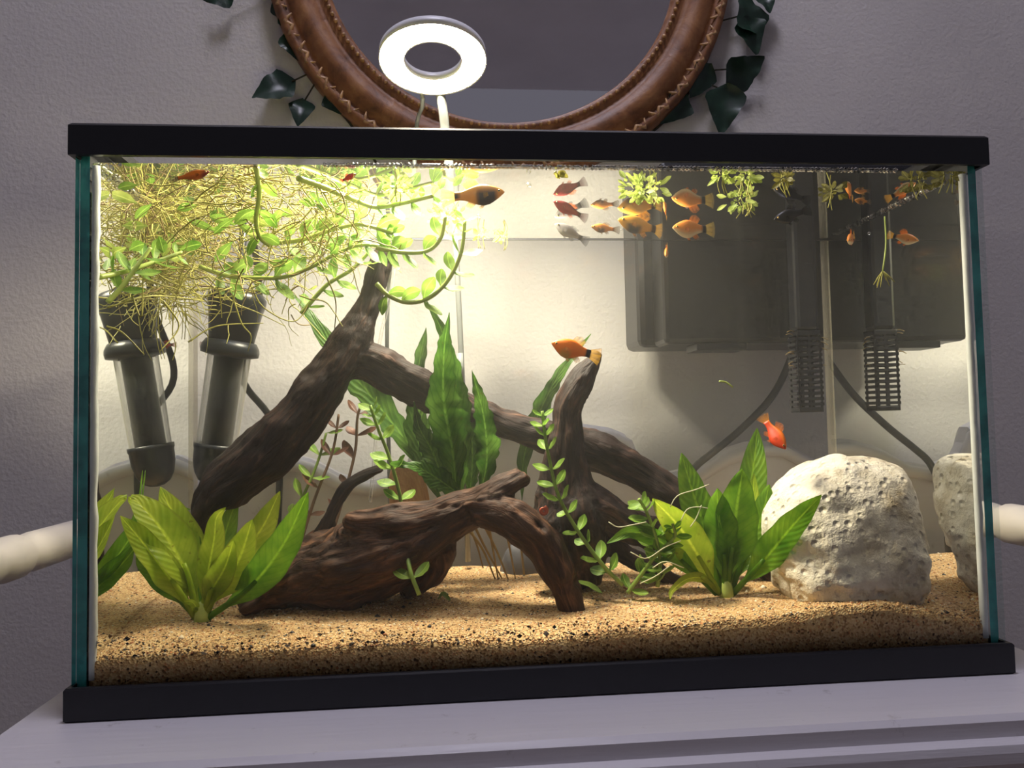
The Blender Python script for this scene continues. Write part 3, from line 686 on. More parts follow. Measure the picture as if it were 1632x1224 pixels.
# ------------------------------------------------------------------ ROCK
def rock():
    oc = at(1342, 842, .058)
    out = [(1262, 958), (1236, 905), (1226, 850), (1232, 800), (1248, 768), (1285, 740), (1335, 728), (1395, 728), (1420, 740), (1436, 780), (1446, 830), (1456, 880), (1462, 925), (1450, 965), (1350, 985)]
    O = np.array([at(x, y, .058 + .26 * (at(x, y, .058)[2] - oc[2])) - oc for x, y in out]); ang = np.arctan2(O[:, 2], O[:, 0]); rad = np.hypot(O[:, 0], O[:, 2])
    i = ang.argsort(); ang, rad = ang[i], rad[i]; ang = np.r_[ang[-1] - 2 * np.pi, ang, ang[0] + 2 * np.pi]; rad = np.r_[rad[-1], rad, rad[0]]
    bm = bmesh.new(); bmesh.ops.create_icosphere(bm, subdivisions=6, radius=1); V, Fc = frombm(bm)
    a = np.arctan2(V[:, 2], V[:, 0]); r = np.interp(a, ang, rad); rho = np.hypot(V[:, 0], V[:, 2]); yy = V[:, 1]
    n = 2.75; k = (np.abs(rho) ** n + np.abs(yy) ** n) ** (-1 / n)
    P = np.c_[np.cos(a) * rho * k * r, yy * k * .036, np.sin(a) * rho * k * r]
    P[:, 1] += .26 * P[:, 2]                                       # leans back
    nn = V / np.linalg.norm(V, axis=1)[:, None]
    lump = fbm(P * 34, 3, 71); fine = fbm(P * 150, 3, 72); pit = np.clip(vnoise(P * np.array([190, 190, 260]), 75) - .42, 0, 1) * np.clip(.4 + 1.6 * vnoise(P * 60, 79), 0, 1.2); st = 1 - np.abs(fbm(P * np.array([45, 45, 95]) + 3, 3, 77))
    low = np.clip((.02 - P[:, 2]) / .05, .25, 1)
    P = P + nn * (.0034 * lump + .0014 * fine * low - .0042 * pit * low + .0030 * (st - .75) * low)[:, None]
    return P + oc, Fc
rk = mk('white_rock', *rock(), 'rock'); tagset(rk, 'big rounded white limestone rock on the sand at right', 'rock')
o_ = at(835, 905, .165)
bm = bmesh.new(); bmesh.ops.create_icosphere(bm, subdivisions=4, radius=1); V, Fc = frombm(bm)
plain('grey_slate', lin(92, 92, 98), .5, .4, nscale=60, namp=.25, bump=.3)
V = V * np.array([.026, .013, .022]) * (1 + .12 * fbm(V * 1.6, 3, 90))[:, None]
tagset(mk('grey_stone', V + at(850, 905, .165), Fc, 'grey_slate'), 'smooth grey stone on the sand behind the arched root', 'stone')

# ------------------------------------------------------------------ SWORD PLANTS
def sword(name, label, base, leaves, group=None):
    bpos = base
    t = thing(name, label, 'plant', tuple(bpos), group)
    for pts, hwp, mat, yt in leaves:
        pp = pxpath(pts, bpos[1], yt); c = pp[len(pp) // 2]
        leafobj(pp, 1.15 * hwp * mpp(c), prof_sword, mat, t, tilt=.45, fold=.22, wav=.10, nl=22, na=4, twist=random.uniform(-.3, .3))
        stem = cr(pp, 20)[:8]
        mk('leaf_stalk', *tube(stem, np.linspace(.0021, .0013, 8), 7), mat, t, lv=np.tile([.5, .5, .5], (56, 1)))
    ang = rng.uniform(0, 6.28, 9)
    mk('crown', *lathe([(0, -.006), (.005, -.004), (.0045, .004), (.003, .010), (0, .012)], bpos, (0, 0, 1), 10), 'pale_stem', t)
    return t
b1 = at(322, 982, .060); b1[2] = float(sandz([b1[0]], [b1[1]])[0])
L_, G_ = 'sword_lime', 'sword_green'
sword('sword_plant', 'lime green broad leaved sword plant in the front left corner', b1, [
    ([(312, 985), (275, 925), (230, 865), (192, 822)], 22, L_, .045),
    ([(314, 982), (296, 905), (262, 845), (222, 800), (197, 792)], 32, L_, .06),
    ([(317, 982), (304, 905), (283, 835), (256, 776)], 27, L_, .075),
    ([(312, 982), (262, 910), (222, 830), (208, 750)], 18, G_, .085),
    ([(320, 982), (312, 920), (305, 865), (292, 815), (303, 812)], 15, G_, .085),
    ([(323, 982), (330, 920), (341, 860), (345, 825), (360, 809)], 17, L_, .055),
    ([(327, 982), (350, 935), (380, 890), (402, 828)], 27, L_, .055),
    ([(332, 984), (398, 936), (452, 868), (491, 784)], 25, G_, .045),
    ([(326, 982), (362, 910), (415, 845), (446, 783)], 22, L_, .085),
    ([(322, 982), (345, 900), (362, 840), (379, 792)], 17, G_, .1),
    ([(318, 982), (308, 962), (293, 958)], 6, L_, .05),
    ([(312, 982), (262, 930), (228, 890), (208, 850)], 15, G_, .075),
    ([(325, 982), (335, 945), (358, 905), (372, 862)], 18, L_, .05)])
b2 = at(1158, 944, .068); b2[2] = float(sandz([b2[0]], [b2[1]])[0])
sword('sword_plant', 'deep green broad leaved sword plant beside the white rock', b2, [
    ([(1147, 944), (1128, 860), (1104, 785), (1086, 722)], 24, G_, .08),
    ([(1158, 944), (1168, 870), (1176, 800), (1184, 748)], 32, G_, .055),
    ([(1165, 944), (1188, 880), (1214, 825), (1226, 772)], 24, G_, .075),
    ([(1160, 944), (1184, 850), (1202, 740), (1207, 682)], 23, G_, .1),
    ([(1168, 946), (1212, 898), (1260, 840), (1309, 789)], 22, G_, .014),
    ([(1155, 944), (1154, 880), (1146, 820), (1143, 778)], 26, G_, .06),
    ([(1146, 944), (1118, 895), (1082, 840), (1040, 795)], 26, L_, .055),
    ([(1142, 946), (1105, 912), (1050, 862), (1005, 848), (967, 866)], 14, G_, .06),
    ([(1146, 946), (1122, 922), (1095, 922), (1072, 940), (1068, 955)], 8, L_, .05),
    ([(1152, 944), (1140, 890), (1118, 845), (1108, 810)], 16, G_, .08),
    ([(1162, 944), (1176, 890), (1196, 820), (1202, 755)], 15, L_, .085)])

# ------------------------------------------------------------------ JAVA FERN
fb = at(745, 800, .115)
fern = thing('java_fern', 'java fern with long crinkled pointed green leaves in the tank centre', 'plant', tuple(fb))
mk('rhizome', *tube(cr(pxpath([(690, 812, .11), (740, 815, .112), (800, 812, .112)], .112), 14), .0035, 8), 'green_stem', fern)
for pts, hwp, y0, y1 in (
    ([(705, 800), (655, 712), (600, 640), (535, 560), (485, 490), (452, 456)], 25, .14, .155),
    ([(728, 795), (722, 720), (708, 640), (708, 560), (716, 498)], 32, .105, .075),
    ([(735, 795), (735, 700), (722, 600), (705, 530), (679, 478)], 22, .11, .09),
    ([(705, 800), (672, 720), (664, 630), (670, 570), (679, 522)], 22, .14, .148),
    ([(765, 790), (776, 730), (770, 660), (752, 590)], 22, .1, .08),
    ([(742, 797), (712, 772), (668, 745), (622, 738)], 19, .09, .075),
    ([(715, 790), (690, 720), (668, 680), (660, 640)], 20, .12, .11),
    ([(748, 795), (752, 720), (742, 650), (728, 590)], 20, .12, .12)):
    pp = pxpath(pts, y0, y1); leafobj(pp, hwp * mpp(pp[2]), prof_fern, 'fern_green', fern, tilt=.5, fold=.22, wav=.26, nl=44, na=3)
for a, b in (((722, 815), (790, 925)), ((745, 815), (800, 922)), ((760, 815), (812, 928)), ((775, 815), (795, 930)), ((800, 812), (822, 925)), ((735, 815), (770, 905))):
    mk('root', *tube(cr([at(*a, .112), at((a[0] + b[0]) / 2 + random.uniform(-12, 12), (a[1] + b[1]) / 2, .125), at(*b, .14)], 12), np.linspace(.0011, .0005, 12), 6), 'brown_roots', fern)
f2 = thing('java_fern', 'single long crinkled fern leaf leaning behind the upright horn', 'plant', tuple(at(832, 800, .14)))
pp = pxpath([(832, 800), (834, 735), (850, 680), (882, 612), (915, 565), (942, 532)], .14, .13)
leafobj(pp, 16 * mpp(pp[2]), prof_fern, 'fern_green', f2, tilt=.2, fold=.2, wav=.26, nl=44)
mk('root', *tube(cr(pxpath([(832, 800), (830, 860), (836, 920)], .14, .15), 10), .0008, 6), 'brown_roots', f2)

# ------------------------------------------------------------------ STEM PLANTS
def stemplant(name, label, path, leafpx, step, mat='stem_leaf', smat='green_stem', r=.0014, group=None, cat='plant', spread=1.0, loc=None, tipdense=True, end=.0, slim=.42):
    """path world points from root to tip; pairs of leaves along it"""
    t = thing(name, label, cat, tuple(path[0]), group)
    n = 40; S = cr(path, n); T, N, B = frames(S)
    mk('stem', *tube(S, np.linspace(r, r * .7, n), 7), smat, t)
    s = np.r_[0, np.cumsum(np.linalg.norm(np.diff(S, axis=0), axis=1))]; d = step * (.3 + .7 * random.random()); k = 0
    while d < s[-1] - end:
        i = int(np.searchsorted(s, d)); i = min(i, n - 1); m = mpp(S[i])
        rem = (s[-1] - d) / s[-1]; sz = leafpx * m * (random.uniform(.8, 1.15)) * (1 if rem > .15 else .75)
        vdir = nrm(CP - S[i]); side = nrm(np.cross(T[i], vdir))
        for sg in (-1, 1):
            if random.random() < .1: continue
            a = random.uniform(-.7, .7) + (.0 if k % 2 else .5)
            dr = nrm(sg * spread * (side * math.cos(a) + vdir * math.sin(a)) + T[i] * random.uniform(.25, .9))
            P = [S[i], S[i] + dr * sz * 1.0, S[i] + dr * sz * 1.9 + np.array([0, 0, -.15 * sz]) + T[i] * sz * .25]
            V, Fc, lv = blade(P, sz * slim * 1.35, prof_oval, nrm(T[i] + vdir * .9 + np.array([0, 0, .4])), .25, .05, 8, 2)
            mk('leaf', V, Fc, mat, t, lv=lv)
        d += step * (random.uniform(.75, 1.25)) * (1 if rem > .18 else .55); k += 1
    return t
stemplant('moneywort', 'upright moneywort stem with round leaves in front of the long fern leaf', pxpath([(668, 948, .050), (654, 910, .052), (647, 870, .064), (642, 820, .082), (634, 775, .082), (618, 722, .078), (602, 682, .072), (590, 646, .07)], .062, .060), 17, .0098)
stemplant('moneywort', 'leaning moneywort stem with round leaves crossing in front of the stump', pxpath([(992, 932), (962, 902), (922, 848), (890, 790), (874, 725), (868, 690), (864, 655)], .066, .062), 17, .0105)
stemplant('moneywort', 'short bushy moneywort tuft between the stump and the right sword plant', pxpath([(1048, 935), (1052, 895), (1045, 855), (1030, 815), (1018, 795)], .068, .060), 15, .0058)
stemplant('moneywort', 'bent moneywort shoot lying low beside the right sword plant', pxpath([(1000, 945), (1030, 905), (1050, 880), (1075, 855), (1072, 835)], .07, .058), 14, .0058)
tagset(mk('loose_leaf', *blade(pxpath([(915, 925), (940, 932), (960, 945)], .06), 6 * .0004, prof_oval, np.array([0, -.5, .8]))[:2], 'green_stem'), 'loose green leaf lying on sand by the arched root foot', 'leaf')
tagset(mk('loose_leaf', *blade(pxpath([(698, 955), (706, 946), (718, 957)], .085), 5 * .0004, prof_oval, np.array([0, -.5, .8]))[:2], 'green_stem'), 'tiny green leaf fallen on sand beside the upright moneywort', 'leaf')
# pale roots caught on the tuft
rp = []
for q in (([(1068, 808), (1080, 790), (1110, 780), (1130, 772)]), ([(1085, 830), (1095, 812), (1112, 808), (1128, 810)]), ([(970, 832), (985, 840), (1010, 836), (1030, 832)]), ([(1100, 840), (1110, 825), (1118, 805)]), ([(1040, 905), (1060, 895), (1090, 905)]), ([(1020, 930), (1045, 918), (1070, 900)]), ([(1005, 880), (1030, 890), (1060, 872), (1085, 862)])):
    rp.append(tube(cr(pxpath(q, .05), 12), .00032, 5))
tagset(mk('root_wisps', *join(*rp), 'wisp'), 'thin white root threads caught on the moneywort tuft', 'roots', kind='stuff')
for path, lab in (([(470, 895), (500, 800), (530, 720), (540, 660)], 'reddish stem plant standing behind the left limb, leftmost stem'),
                  ([(520, 880), (545, 800), (566, 720), (572, 655), (600, 612)], 'taller reddish stem plant standing left of the pale stub'),
                  ([(440, 860), (478, 800), (505, 740), (520, 690)], 'green tinged stem plant leaning behind the big fork base')):
    stemplant('ludwigia', lab, pxpath(path, .15, .155), 17, .020, 'red_leaf' if 'reddish' in lab else 'stem_leaf', 'red_stem' if 'reddish' in lab else 'green_stem', .0013, 'stem plants behind the big fork', slim=.33)

# ------------------------------------------------------------------ FLOATING MASS
# stems drifting under the surface
FS = [
 ([(318, 425), (365, 440), (414, 443), (455, 441), (497, 425), (540, 402), (580, 390), (640, 398)], .095, .09, 'long trailing moneywort stem curving under the root mat to the fork tip'),
 ([(408, 262), (413, 312), (408, 350), (414, 378), (430, 392)], .013, .03, 'moneywort stem hanging straight down through the root mat'),
 ([(430, 388), (480, 382), (530, 366), (575, 358), (625, 372)], .085, .08, 'short floating moneywort stem just left of the fork tip'),
 ([(600, 452), (618, 470), (650, 482), (685, 474), (715, 445), (735, 402), (741, 352)], .075, .07, 'moneywort stem looping down right of the fork tip'),
 ([(600, 395), (640, 402), (680, 400), (702, 380), (710, 345)], .075, .07, 'small moneywort stem curling up right of the fork tip'),
 ([(158, 442), (195, 434), (240, 420), (290, 402)], .016, .055, 'moneywort stem floating against the left glass'),
 ([(172, 482), (196, 455), (218, 425), (240, 395)], .020, .035, 'thin moneywort stem rising by the heater reflection'),
 ([(480, 500), (520, 455), (560, 430), (590, 400)], .12, .11, 'faint moneywort stem behind the root mat edge'),
]
for pts, y0, y1, lab in FS:
    stemplant('floating_moneywort', lab, pxpath(pts, y0, y1), 19, .012, 'stem_leaf', 'pale_stem', .0016, 'drifting moneywort stems')
def surfpath(pts, z=ZW - .004): return np.array([atz(x, y, z) for x, y in pts])
stemplant('floating_moneywort', 'moneywort stem lying along the surface from root mat to black bellied fish', surfpath([(475, 284), (515, 298), (563, 318), (598, 330), (640, 324), (690, 312)], ZW - .004), 16, .014, 'stem_leaf', 'pale_stem', .0018, 'drifting moneywort stems')
# fine root mat: countless threads
def mat_threads(n, seed):
    r_ = np.random.default_rng(seed); parts = []
    for i in range(n):
        px = 135 + 440 * r_.random() ** 1.25; yy = r_.uniform(.018, .165)
        zz = ZW - .001 - .062 * r_.random() ** 2.0 * (1.0 if px < 480 else .55)
        p = at(px, 400, yy); p[0] = np.clip(p[0], .012, .175); p[2] = zz
        p[0] = np.clip(p[0], .012, .17 - .25 * (ZW - zz))
        if p[0] < .05 and p[1] < .075: p[1] += .07
        th = r_.uniform(0, 6.28); d = np.array([math.cos(th), math.sin(th) * .6, r_.uniform(-.55, .25)]); cu = r_.normal(0, .32, 3); st_ = r_.uniform(.0016, .0042); P = [p]
        for k in range(12):
            d = nrm(d + cu * .55 + r_.normal(0, .16, 3)); q = P[-1] + d * st_
            q[2] = min(q[2], ZW - .0006); q[0] = max(q[0], GX + .001); q[1] = np.clip(q[1], GY + .002, D - .003); P.append(q)
        parts.append(tube(np.array(P), np.linspace(.00036, .0002, 13) * r_.uniform(.6, 1.6), 4, False))
    return join(*parts)
rm = thing('floating_root_mat', 'tangled yellow green mat of floating plant roots at upper left', 'roots', (.08, .09, ZW - .05))
o = mk('root_threads', *mat_threads(760, 5), 'fine_roots', rm); o['kind'] = 'stuff'
o = mk('brown_threads', *mat_threads(160, 9), 'brown_roots', rm); o['kind'] = 'stuff'
for i in range(70):                                         # strap leaves within the mat
    px = random.uniform(135, 560); yy = random.uniform(.02, .15); z = ZW - random.uniform(.002, .045)
    p = at(px, 380, yy); p[2] = z; p[0] = min(max(p[0], .016), .165)
    th = random.uniform(0, 6.28); d = np.array([math.cos(th), .5 * math.sin(th), random.uniform(-.8, .5)]) * random.uniform(.005, .009)
    leafobj([p, p + d, p + d * 1.9 + [0, 0, -.001]], random.uniform(.0022, .0036), prof_oval, random.choice(['stem_leaf', 'float_leaf', 'stem_leaf']), rm, nl=8, na=2, fold=.2)
for q in ([(330, 440), (370, 480), (410, 498), (455, 520)], [(400, 455), (420, 490), (470, 512), (500, 470)], [(170, 520, .017), (195, 530, .017), (230, 565, .02)], [(300, 545), (345, 520), (420, 515)], [(210, 470, .03), (225, 505, .03), (228, 440, .03)], [(260, 480, .04), (285, 520, .05), (255, 560, .04)], [(172, 490, .018), (240, 472, .04), (320, 478, .08)], [(520, 440), (535, 480), (533, 530)], [(370, 470), (385, 515), (400, 535), (395, 560)]):
    mk('trailing_root', *tube(cr(pxpath(q, .10, .12), 16), np.linspace(.0006, .0003, 16), 5), 'fine_roots', rm)
# little floating rosettes on the right
def rosette(px, py, rp, n, label, mat='float_leaf', roots=3, flat=.4):
    c = atz(px, py, ZW - .0005); m = mpp(c); t = thing('floating_rosette', label, 'plant', tuple(c), 'little floating rosettes')
    for i in range(int(n * 1.7)):
        a = random.uniform(0, 6.28); el = random.uniform(-.75, -.05); R = rp * m * random.uniform(.15, .8)
        p = c + np.array([math.cos(a) * R, math.sin(a) * R * .7, -random.uniform(.0005, .2) * rp * m * 1.5])
        d = np.array([math.cos(a + random.uniform(-1, 1)), math.sin(a + random.uniform(-1, 1)), el]); s = random.uniform(.0026, .0042)
        V, Fc, lv = blade([p, p + d * s * .6, p + d * s * 1.3 + [0, 0, -.0004]], s * .40, prof_oval, tocam(p, .9), .2, .05, 6, 2)
        V[:, 2] = np.minimum(V[:, 2], ZW - .0002); mk('leaf', V, Fc, mat, t, lv=lv)
    for i in range(roots):
        a = random.uniform(0, 6.28); p = c + np.array([math.cos(a), math.sin(a), 0]) * rp * m * .4
        mk('root', *tube(cr([p, p + [random.uniform(-.002, .002), 0, -.005], p + [random.uniform(-.004, .004), 0, -.011]], 8), .0003, 4), 'fine_roots', t)
    return t
rosette(1025, 302, 46, 34, "largest floating rosette clump, above the yellow fish at the filter's left edge")
rosette(1182, 318, 34, 20, 'ragged floating rosette clump in front of the dark filter', roots=8)
rosette(1150, 278, 18, 10, 'small bright floating rosette tucked under the rim left of the curled leaf')
rosette(1190, 280, 22, 12, 'floating rosette with a curled bright green leaf under the rim')
rosette(1252, 285, 16, 8, 'small brownish floating rosette under the rim right of the curled leaf', 'float_olive')
rosette(1328, 306, 20, 9, 'flat floating rosette by the back right corner seam', 'float_olive', 2)
rosette(1462, 290, 24, 14, 'olive floating rosette near the right glass, left one of two', 'float_olive')
rosette(1508, 281, 22, 16, 'olive floating rosette pressed against the right glass', 'float_olive')
rosette(800, 376, 14, 8, 'tiny floating rosette at the back waterline right of the looping stem')
rosette(765, 374, 11, 6, 'tiny floating rosette at the back waterline touching the looping stem')
rosette(716, 345, 34, 22, 'floating rosette clump capping the looping moneywort stems')
rosette(632, 296, 28, 12, 'spiky floating rosette between the red fish and the black bellied fish')
rosette(885, 272, 12, 5, 'small brown floating scrap under the rim at centre', 'float_olive', 0)
tr = at(1410, 345, .05); hr = thing('hanging_rootlet', 'single seedling with a frayed root drifting upright near the right glass', 'roots', tuple(tr))
tp = at(1407, 432, tr[1]); mk('stem', *tube(cr([tr, (tr + tp) / 2 + [.0015, 0, 0], tp], 12), .0006, 6), 'pale_stem', hr)
for i in range(9):
    a = -1.57 + random.uniform(-.8, .8); d = np.array([math.cos(a), random.uniform(-.4, .4), math.sin(a)]) * random.uniform(.005, .010)
    mk('root', *tube([tp, tp + d * .5, tp + d + [0, 0, -.001]], [.0005, .0004, .0002], 4), 'fine_roots', hr)
sx_ = at(1290, 545, sy - .009)
fz_ = []
for q in ([(1420, 575), (1440, 570)],): pass
for i in range(10):
    p = np.array([sx + random.choice([-.0095, .0095]), sy - random.uniform(0, .006), random.uniform(.185, .214)]); d = np.array([math.copysign(1, p[0] - sx), -.4, random.uniform(-.5, .3)]) * random.uniform(.004, .009)
    fz_.append(tube(cr([p, p + d * .5 + [0, 0, .001], p + d], 6), .0003, 4))
tagset(mk('snagged_roots', *join(*fz_), 'brown_roots'), 'wisps of root snagged on the filter intake', 'roots', kind='stuff')
fg = tube(cr(pxpath([(1146, 608), (1156, 609), (1168, 617)], .06), 8), .0006, 5)
tagset(mk('plant_fragment', *fg, 'pale_stem'), 'pale drifting plant fragment in open water left of the intake', 'fragment')

# ------------------------------------------------------------------ FISH
PS = np.array([0, .03, .09, .18, .30, .42, .55, .68, .80, .90, 1.0])
PT = np.array([.012, .046, .088, .135, .180, .205, .195, .150, .106, .088, .092])
PB = np.array([-.012, -.036, -.084, -.150, -.215, -.240, -.210, -.145, -.100, -.084, -.090])
PW = np.array([.010, .030, .058, .085, .108, .112, .092, .064, .038, .024, .012])
def fish(label, nose, tail, cf, finc, tailc, up=(0, 0, 1), deep=1.0, bend=0.0, cat='fish', dorsal=1.0, tailsz=1.0):
    nose = np.asarray(nose, float); tail = np.asarray(tail, float); L = np.linalg.norm(nose - tail); ex = nrm(nose - tail)
    upv = np.asarray(up, float); ez = nrm(upv - ex * (upv @ ex)); ey = np.cross(ez, ex)
    BL = .79 * L
    t = thing('platy_fish', label, cat, tuple((nose + tail) / 2), 'fish in the tank')
    def W3(s, y, z):                                     # s along body from nose, units of body length
        return nose - ex * (s * BL) + ey * (y * BL + bend * BL * max(0, s - .35) ** 2) + ez * z * BL
    S = np.unique(np.r_[np.linspace(0, .12, 5), np.linspace(.12, 1, 20)]); k = 16; V = []; C = []
    for s in S:
        a, b, w = np.interp(s, PS, PT) * deep, np.interp(s, PS, PB) * deep, np.interp(s, PS, PW)
        for j in range(k):
            th = j / k * 2 * math.pi; cz = math.sin(th); cy_ = math.cos(th)
            z = (a + b) / 2 + (a - b) / 2 * cz; y = w * math.copysign(abs(cy_) ** .85, cy_)
            V.append(W3(s, y, z)); C.append(tuple(cf(s, cz)) + (1,))
    n = len(S); Fc = [[i * k + j, i * k + (j + 1) % k, (i + 1) * k + (j + 1) % k, (i + 1) * k + j] for i in range(n - 1) for j in range(k)]
    Fc += [list(range(k))[::-1], [(n - 1) * k + j for j in range(k)]]
    mk('body', V, Fc, 'fish', t, colr=C)
    def fan(name, root, edge, c, rows=6, alpha=(.9, .35), ripple=.01):
        V = []; C = []; root = cr(np.array([list(r) + [0] for r in root]), 12); edge = cr(np.array([list(r) + [0] for r in edge]), 12)
        for q in range(rows + 1):
            f = q / rows
            for i in range(12):
                p = root[i] * (1 - f) + edge[i] * f; V.append(W3(p[0], ripple * f * math.sin(i * 1.7), p[1]))
                sh = .82 + .18 * (i % 2); C.append((c[0] * sh, c[1] * sh, c[2] * sh, alpha[0] + (alpha[1] - alpha[0]) * f))
        Fc = [[q * 12 + i, q * 12 + i + 1, (q + 1) * 12 + i + 1, (q + 1) * 12 + i] for q in range(rows) for i in range(11)]
        mk(name, V, Fc, 'fin', t, colr=C)
    e = 1.0 + .27 * tailsz
    fan('tail_fin', [(.97, .088 * deep), (.985, 0), (.97, -.086 * deep)], [(e - .03, .20 * deep), (e, .10), (e + .005, 0), (e, -.10), (e - .03, -.20 * deep)], tailc, alpha=(.95, .4))
    fan('dorsal_fin', [(.48, .185 * deep), (.60, .165 * deep), (.74, .115 * deep)], [(.56, (.19 + .12 * dorsal) * deep), (.70, (.18 + .15 * dorsal) * deep), (.85, (.13 + .10 * dorsal) * deep)], finc)
    fan('anal_fin', [(.58, -.185 * deep), (.65, -.15 * deep), (.72, -.12 * deep)], [(.66, -.26 * deep), (.72, -.27 * deep), (.80, -.21 * deep)], finc)
    fan('pelvic_fin', [(.40, -.22 * deep), (.44, -.222 * deep), (.47, -.215 * deep)], [(.46, -.29 * deep), (.51, -.30 * deep), (.54, -.26 * deep)], finc)
    for sg in (-1, 1):
        V = []; C = []
        for q in range(5):
            f = q / 4
            for i in range(6):
                g = i / 5 - .5
                V.append(W3(.27 + .15 * f, sg * (.088 + .05 * f), -.02 - .05 * f + g * .09 * (.4 + f))); C.append(tuple(finc) + (.7 - .45 * f,))
        mk('pectoral_fin', V, [[q * 6 + i, q * 6 + i + 1, (q + 1) * 6 + i + 1, (q + 1) * 6 + i] for q in range(4) for i in range(5)], 'fin', t, colr=C)
        ec = W3(.105, sg * .056, .022 * deep)
        V, Fc = sphere(ec, .030 * BL, 12, 8); ob = mk('eye', V, Fc, 'fish_iris', t)
        V, Fc = sphere(ec + ey * sg * .014 * BL, .021 * BL, 10, 6); mk('pupil', V, Fc, 'fish_eye', ob)
    return t
def lc_(*c): return np.array(lin(*c)[:3])
def mixc(a, b, f): f = min(1, max(0, f)); return a * (1 - f) + b * f
def sstep(a, b, x): x = min(1, max(0, (x - a) / (b - a))); return x * x * (3 - 2 * x)
OR, YE, RD, BK, GY_, PL, DK = lc_(236, 120, 20), lc_(232, 168, 60), lc_(204, 62, 24), lc_(18, 16, 18), lc_(120, 116, 116), lc_(226, 200, 160), lc_(66, 60, 62)
def c_main(s, t): return mixc(mixc(OR, lc_(190, 140, 60), sstep(.2, .3, s) * (1 - sstep(.45, .55, s)) * sstep(.0, .7, -t)), BK, sstep(.85, .89, s) )
def c_red(s, t): return mixc(RD, OR, sstep(.2, .9, t))
def c_gold(s, t):
    c = mixc(lc_(214, 140, 62), YE, sstep(.3, .9, t)); c = mixc(c, DK, sstep(.12, .2, s) * (1 - sstep(.5, .62, s)) * sstep(-.45, .1, -t + .2))
    return mixc(c, BK, sstep(.88, .93, s) * (1 - sstep(.4, .8, abs(t))))
def c_pale(s, t): return mixc(mixc(lc_(230, 140, 50), PL, sstep(.15, .8, -t)), BK, sstep(.83, .9, s))
def c_gold2(s, t): return mixc(mixc(YE, DK, sstep(.15, .3, s) * (1 - sstep(.5, .65, s)) * sstep(.0, .5, -t)), BK, sstep(.84, .9, s))
def c_redblk(s, t): return mixc(lc_(186, 52, 36), lc_(70, 34, 34), sstep(.2, .9, t) * .8 + sstep(.85, .95, s) * .7)
def c_grey(s, t): return mixc(mixc(GY_, lc_(168, 164, 164), sstep(.1, .8, -t)), BK, sstep(.86, .93, s) * .9)
def c_fry(s, t): return mixc(lc_(204, 134, 60), DK, sstep(.2, .35, s) * (1 - sstep(.5, .65, s)) * sstep(-.2, .5, -t) * .8 + sstep(.9, .97, s) * .7)
def c_blk(s, t): return BK * 1.1
def c_dkor(s, t): return mixc(lc_(226, 120, 30), lc_(120, 40, 26), (1 - sstep(.1, .35, s)) * .8 + sstep(-.1, .7, -t) * .6)
def P2(a, Ya, b, Yb): return at(a[0], a[1], Ya), at(b[0], b[1], Yb)
yf, of_, bk3 = tuple(YE), tuple(OR), tuple(BK * 1.2)
n, tl = P2((879, 547), .050, (957, 569), .052); fish('orange platy with black tail band swimming left by the horn tip', n, tl, c_main, tuple(lc_(240, 190, 110)), tuple(lc_(238, 180, 60)), deep=1.12, dorsal=.9)
n, tl = P2((1252, 716), .042, (1214, 662), .058); fish('red orange platy diving beside the tall sword leaf', n, tl, c_red, tuple(lc_(220, 120, 50)), tuple(lc_(226, 150, 60)), up=(.55, -.2, .5), bend=-.15, tailsz=.8)
n, tl = P2((804, 306), .030, (703, 316), .034); fish('large gold platy with black belly swimming right under the rim', n, tl, c_gold, tuple(lc_(236, 176, 70)), tuple(lc_(238, 190, 90)), deep=.98, dorsal=1.1)
n, tl = P2((1072, 363), .104, (1139, 366), .110); fish('orange platy with dark tail bar swimming left before the filter', n, tl, c_pale, tuple(lc_(226, 130, 50)), tuple(lc_(190, 160, 80)), deep=1.15)
n = atz(985, 350, ZW - .0040); tl = at(1060, 370, n[1] + .010); fish('yellow platy with black tail nosing the surface below the big rosette', n, tl, c_gold2, tuple(lc_(236, 160, 50)), tuple(lc_(220, 170, 70)), deep=1.0, dorsal=1.0, tailsz=.7)
n = atz(882, 321, ZW - .0022); tl = at(936, 349, n[1] + .004); fish('dark red platy touching the surface left of the small gold fish', n, tl, c_redblk, tuple(lc_(214, 110, 60)), tuple(lc_(70, 34, 34)), deep=.9, dorsal=.6)
n = atz(884, 357, ZW - .0025); tl = at(938, 386, n[1] + .004); fish('silvery grey platy just below the dark red one', n, tl, c_grey, tuple(lc_(150, 150, 150)), tuple(lc_(90, 90, 96)), deep=.95, dorsal=.5)
n, tl = P2((942, 361), .113, (988, 367), .116); fish('small gold young platy with dark belly beside the silvery grey one', n, tl, c_fry, tuple(lc_(190, 150, 90)), tuple(lc_(120, 104, 84)), deep=.9, dorsal=.7)
n, tl = P2((1061, 408), .148, (1064, 392), .160); fish('tiny orange young platy seen head on at the filter edge', n, tl, c_pale, of_, yf, deep=1.2)
n, tl = P2((1234, 350), .080, (1292, 334), .084); fish('small all black platy in front of the dark filter', n, tl, c_blk, bk3, bk3, deep=.95)
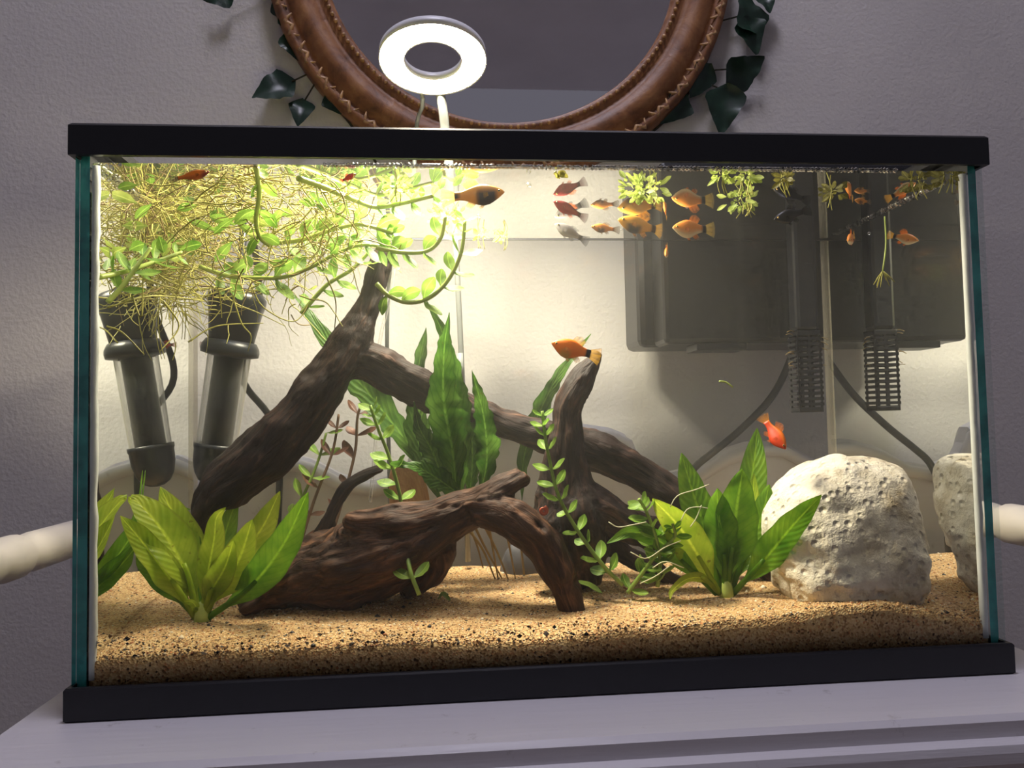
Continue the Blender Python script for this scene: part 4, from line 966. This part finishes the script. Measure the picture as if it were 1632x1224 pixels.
n, tl = P2((1352, 384), .098, (1362, 374), .114); fish('orange and white platy facing the camera right of the corner seam', n, tl, c_pale, of_, yf, deep=1.0, dorsal=1.2)
n, tl = P2((334, 274), .0145, (270, 287), .0145); fish('orange and black platy swimming right above the root mat', n, tl, c_dkor, tuple(lc_(90, 60, 30)), tuple(lc_(60, 50, 40)), deep=.72, dorsal=.5)
n = atz(567, 277, ZW - .002); tl = at(541, 290, n[1] + .003); fish('small red platy at the surface above the fork tip', n, tl, c_redblk, tuple(lc_(190, 60, 40)), tuple(lc_(160, 50, 40)), deep=1.0)
n, tl = P2((352, 549), .172, (318, 549), .172); fish('reddish platy half hidden behind the heater collar', n, tl, c_redblk, tuple(lc_(190, 90, 60)), tuple(lc_(190, 90, 60)))
n, tl = P2((488, 690), .135, (527, 650), .135); fish('orange platy mostly hidden behind the big fork limb', n, tl, c_dkor, of_, tuple(lc_(214, 130, 50)), deep=.8)
n, tl = P2((1362, 319), .06, (1388, 322), .062); fish('tiny brown young platy at the surface near the corner seam', n, tl, c_fry, tuple(lc_(190, 150, 90)), tuple(lc_(120, 104, 84)))

# ------------------------------------------------------------------ BUBBLES, SNAIL
for i, (px, py, Y, r, lab) in enumerate(((843, 295, .03, .0014, 'air bubble under the surface right of the black bellied fish'), (763, 344, .09, .0011, 'air bubble near the small looping stem rosette'), (991, 366, .09, .0009, 'tiny air bubble beside the small gold fish'), (1095, 330, .09, .0011, 'air bubble above the orange fish before the filter'), (1385, 372, .06, .0010, 'air bubble near the fish facing the camera'))):
    tagset(mk('air_bubble', *sphere(at(px, py, Y), r, 14, 10), 'bubble'), lab, 'bubble', 'air bubbles')
plain('snail_red', lin(190, 88, 60), .3, .6)
sp = at(866, 814, .064); pts = []; rr = []
for i in range(26):
    a = i / 25 * 2 * math.pi * 2.2; r = .0004 + .0022 * i / 25; pts.append(sp + np.array([math.cos(a) * r, -.0004 + .0004 * i / 25, math.sin(a) * r])); rr.append(.0003 + .0009 * i / 25)
tagset(mk('ramshorn_snail', *tube(np.array(pts), rr, 8), 'snail_red'), 'tiny red coiled snail on the wood under the leaning moneywort', 'snail')
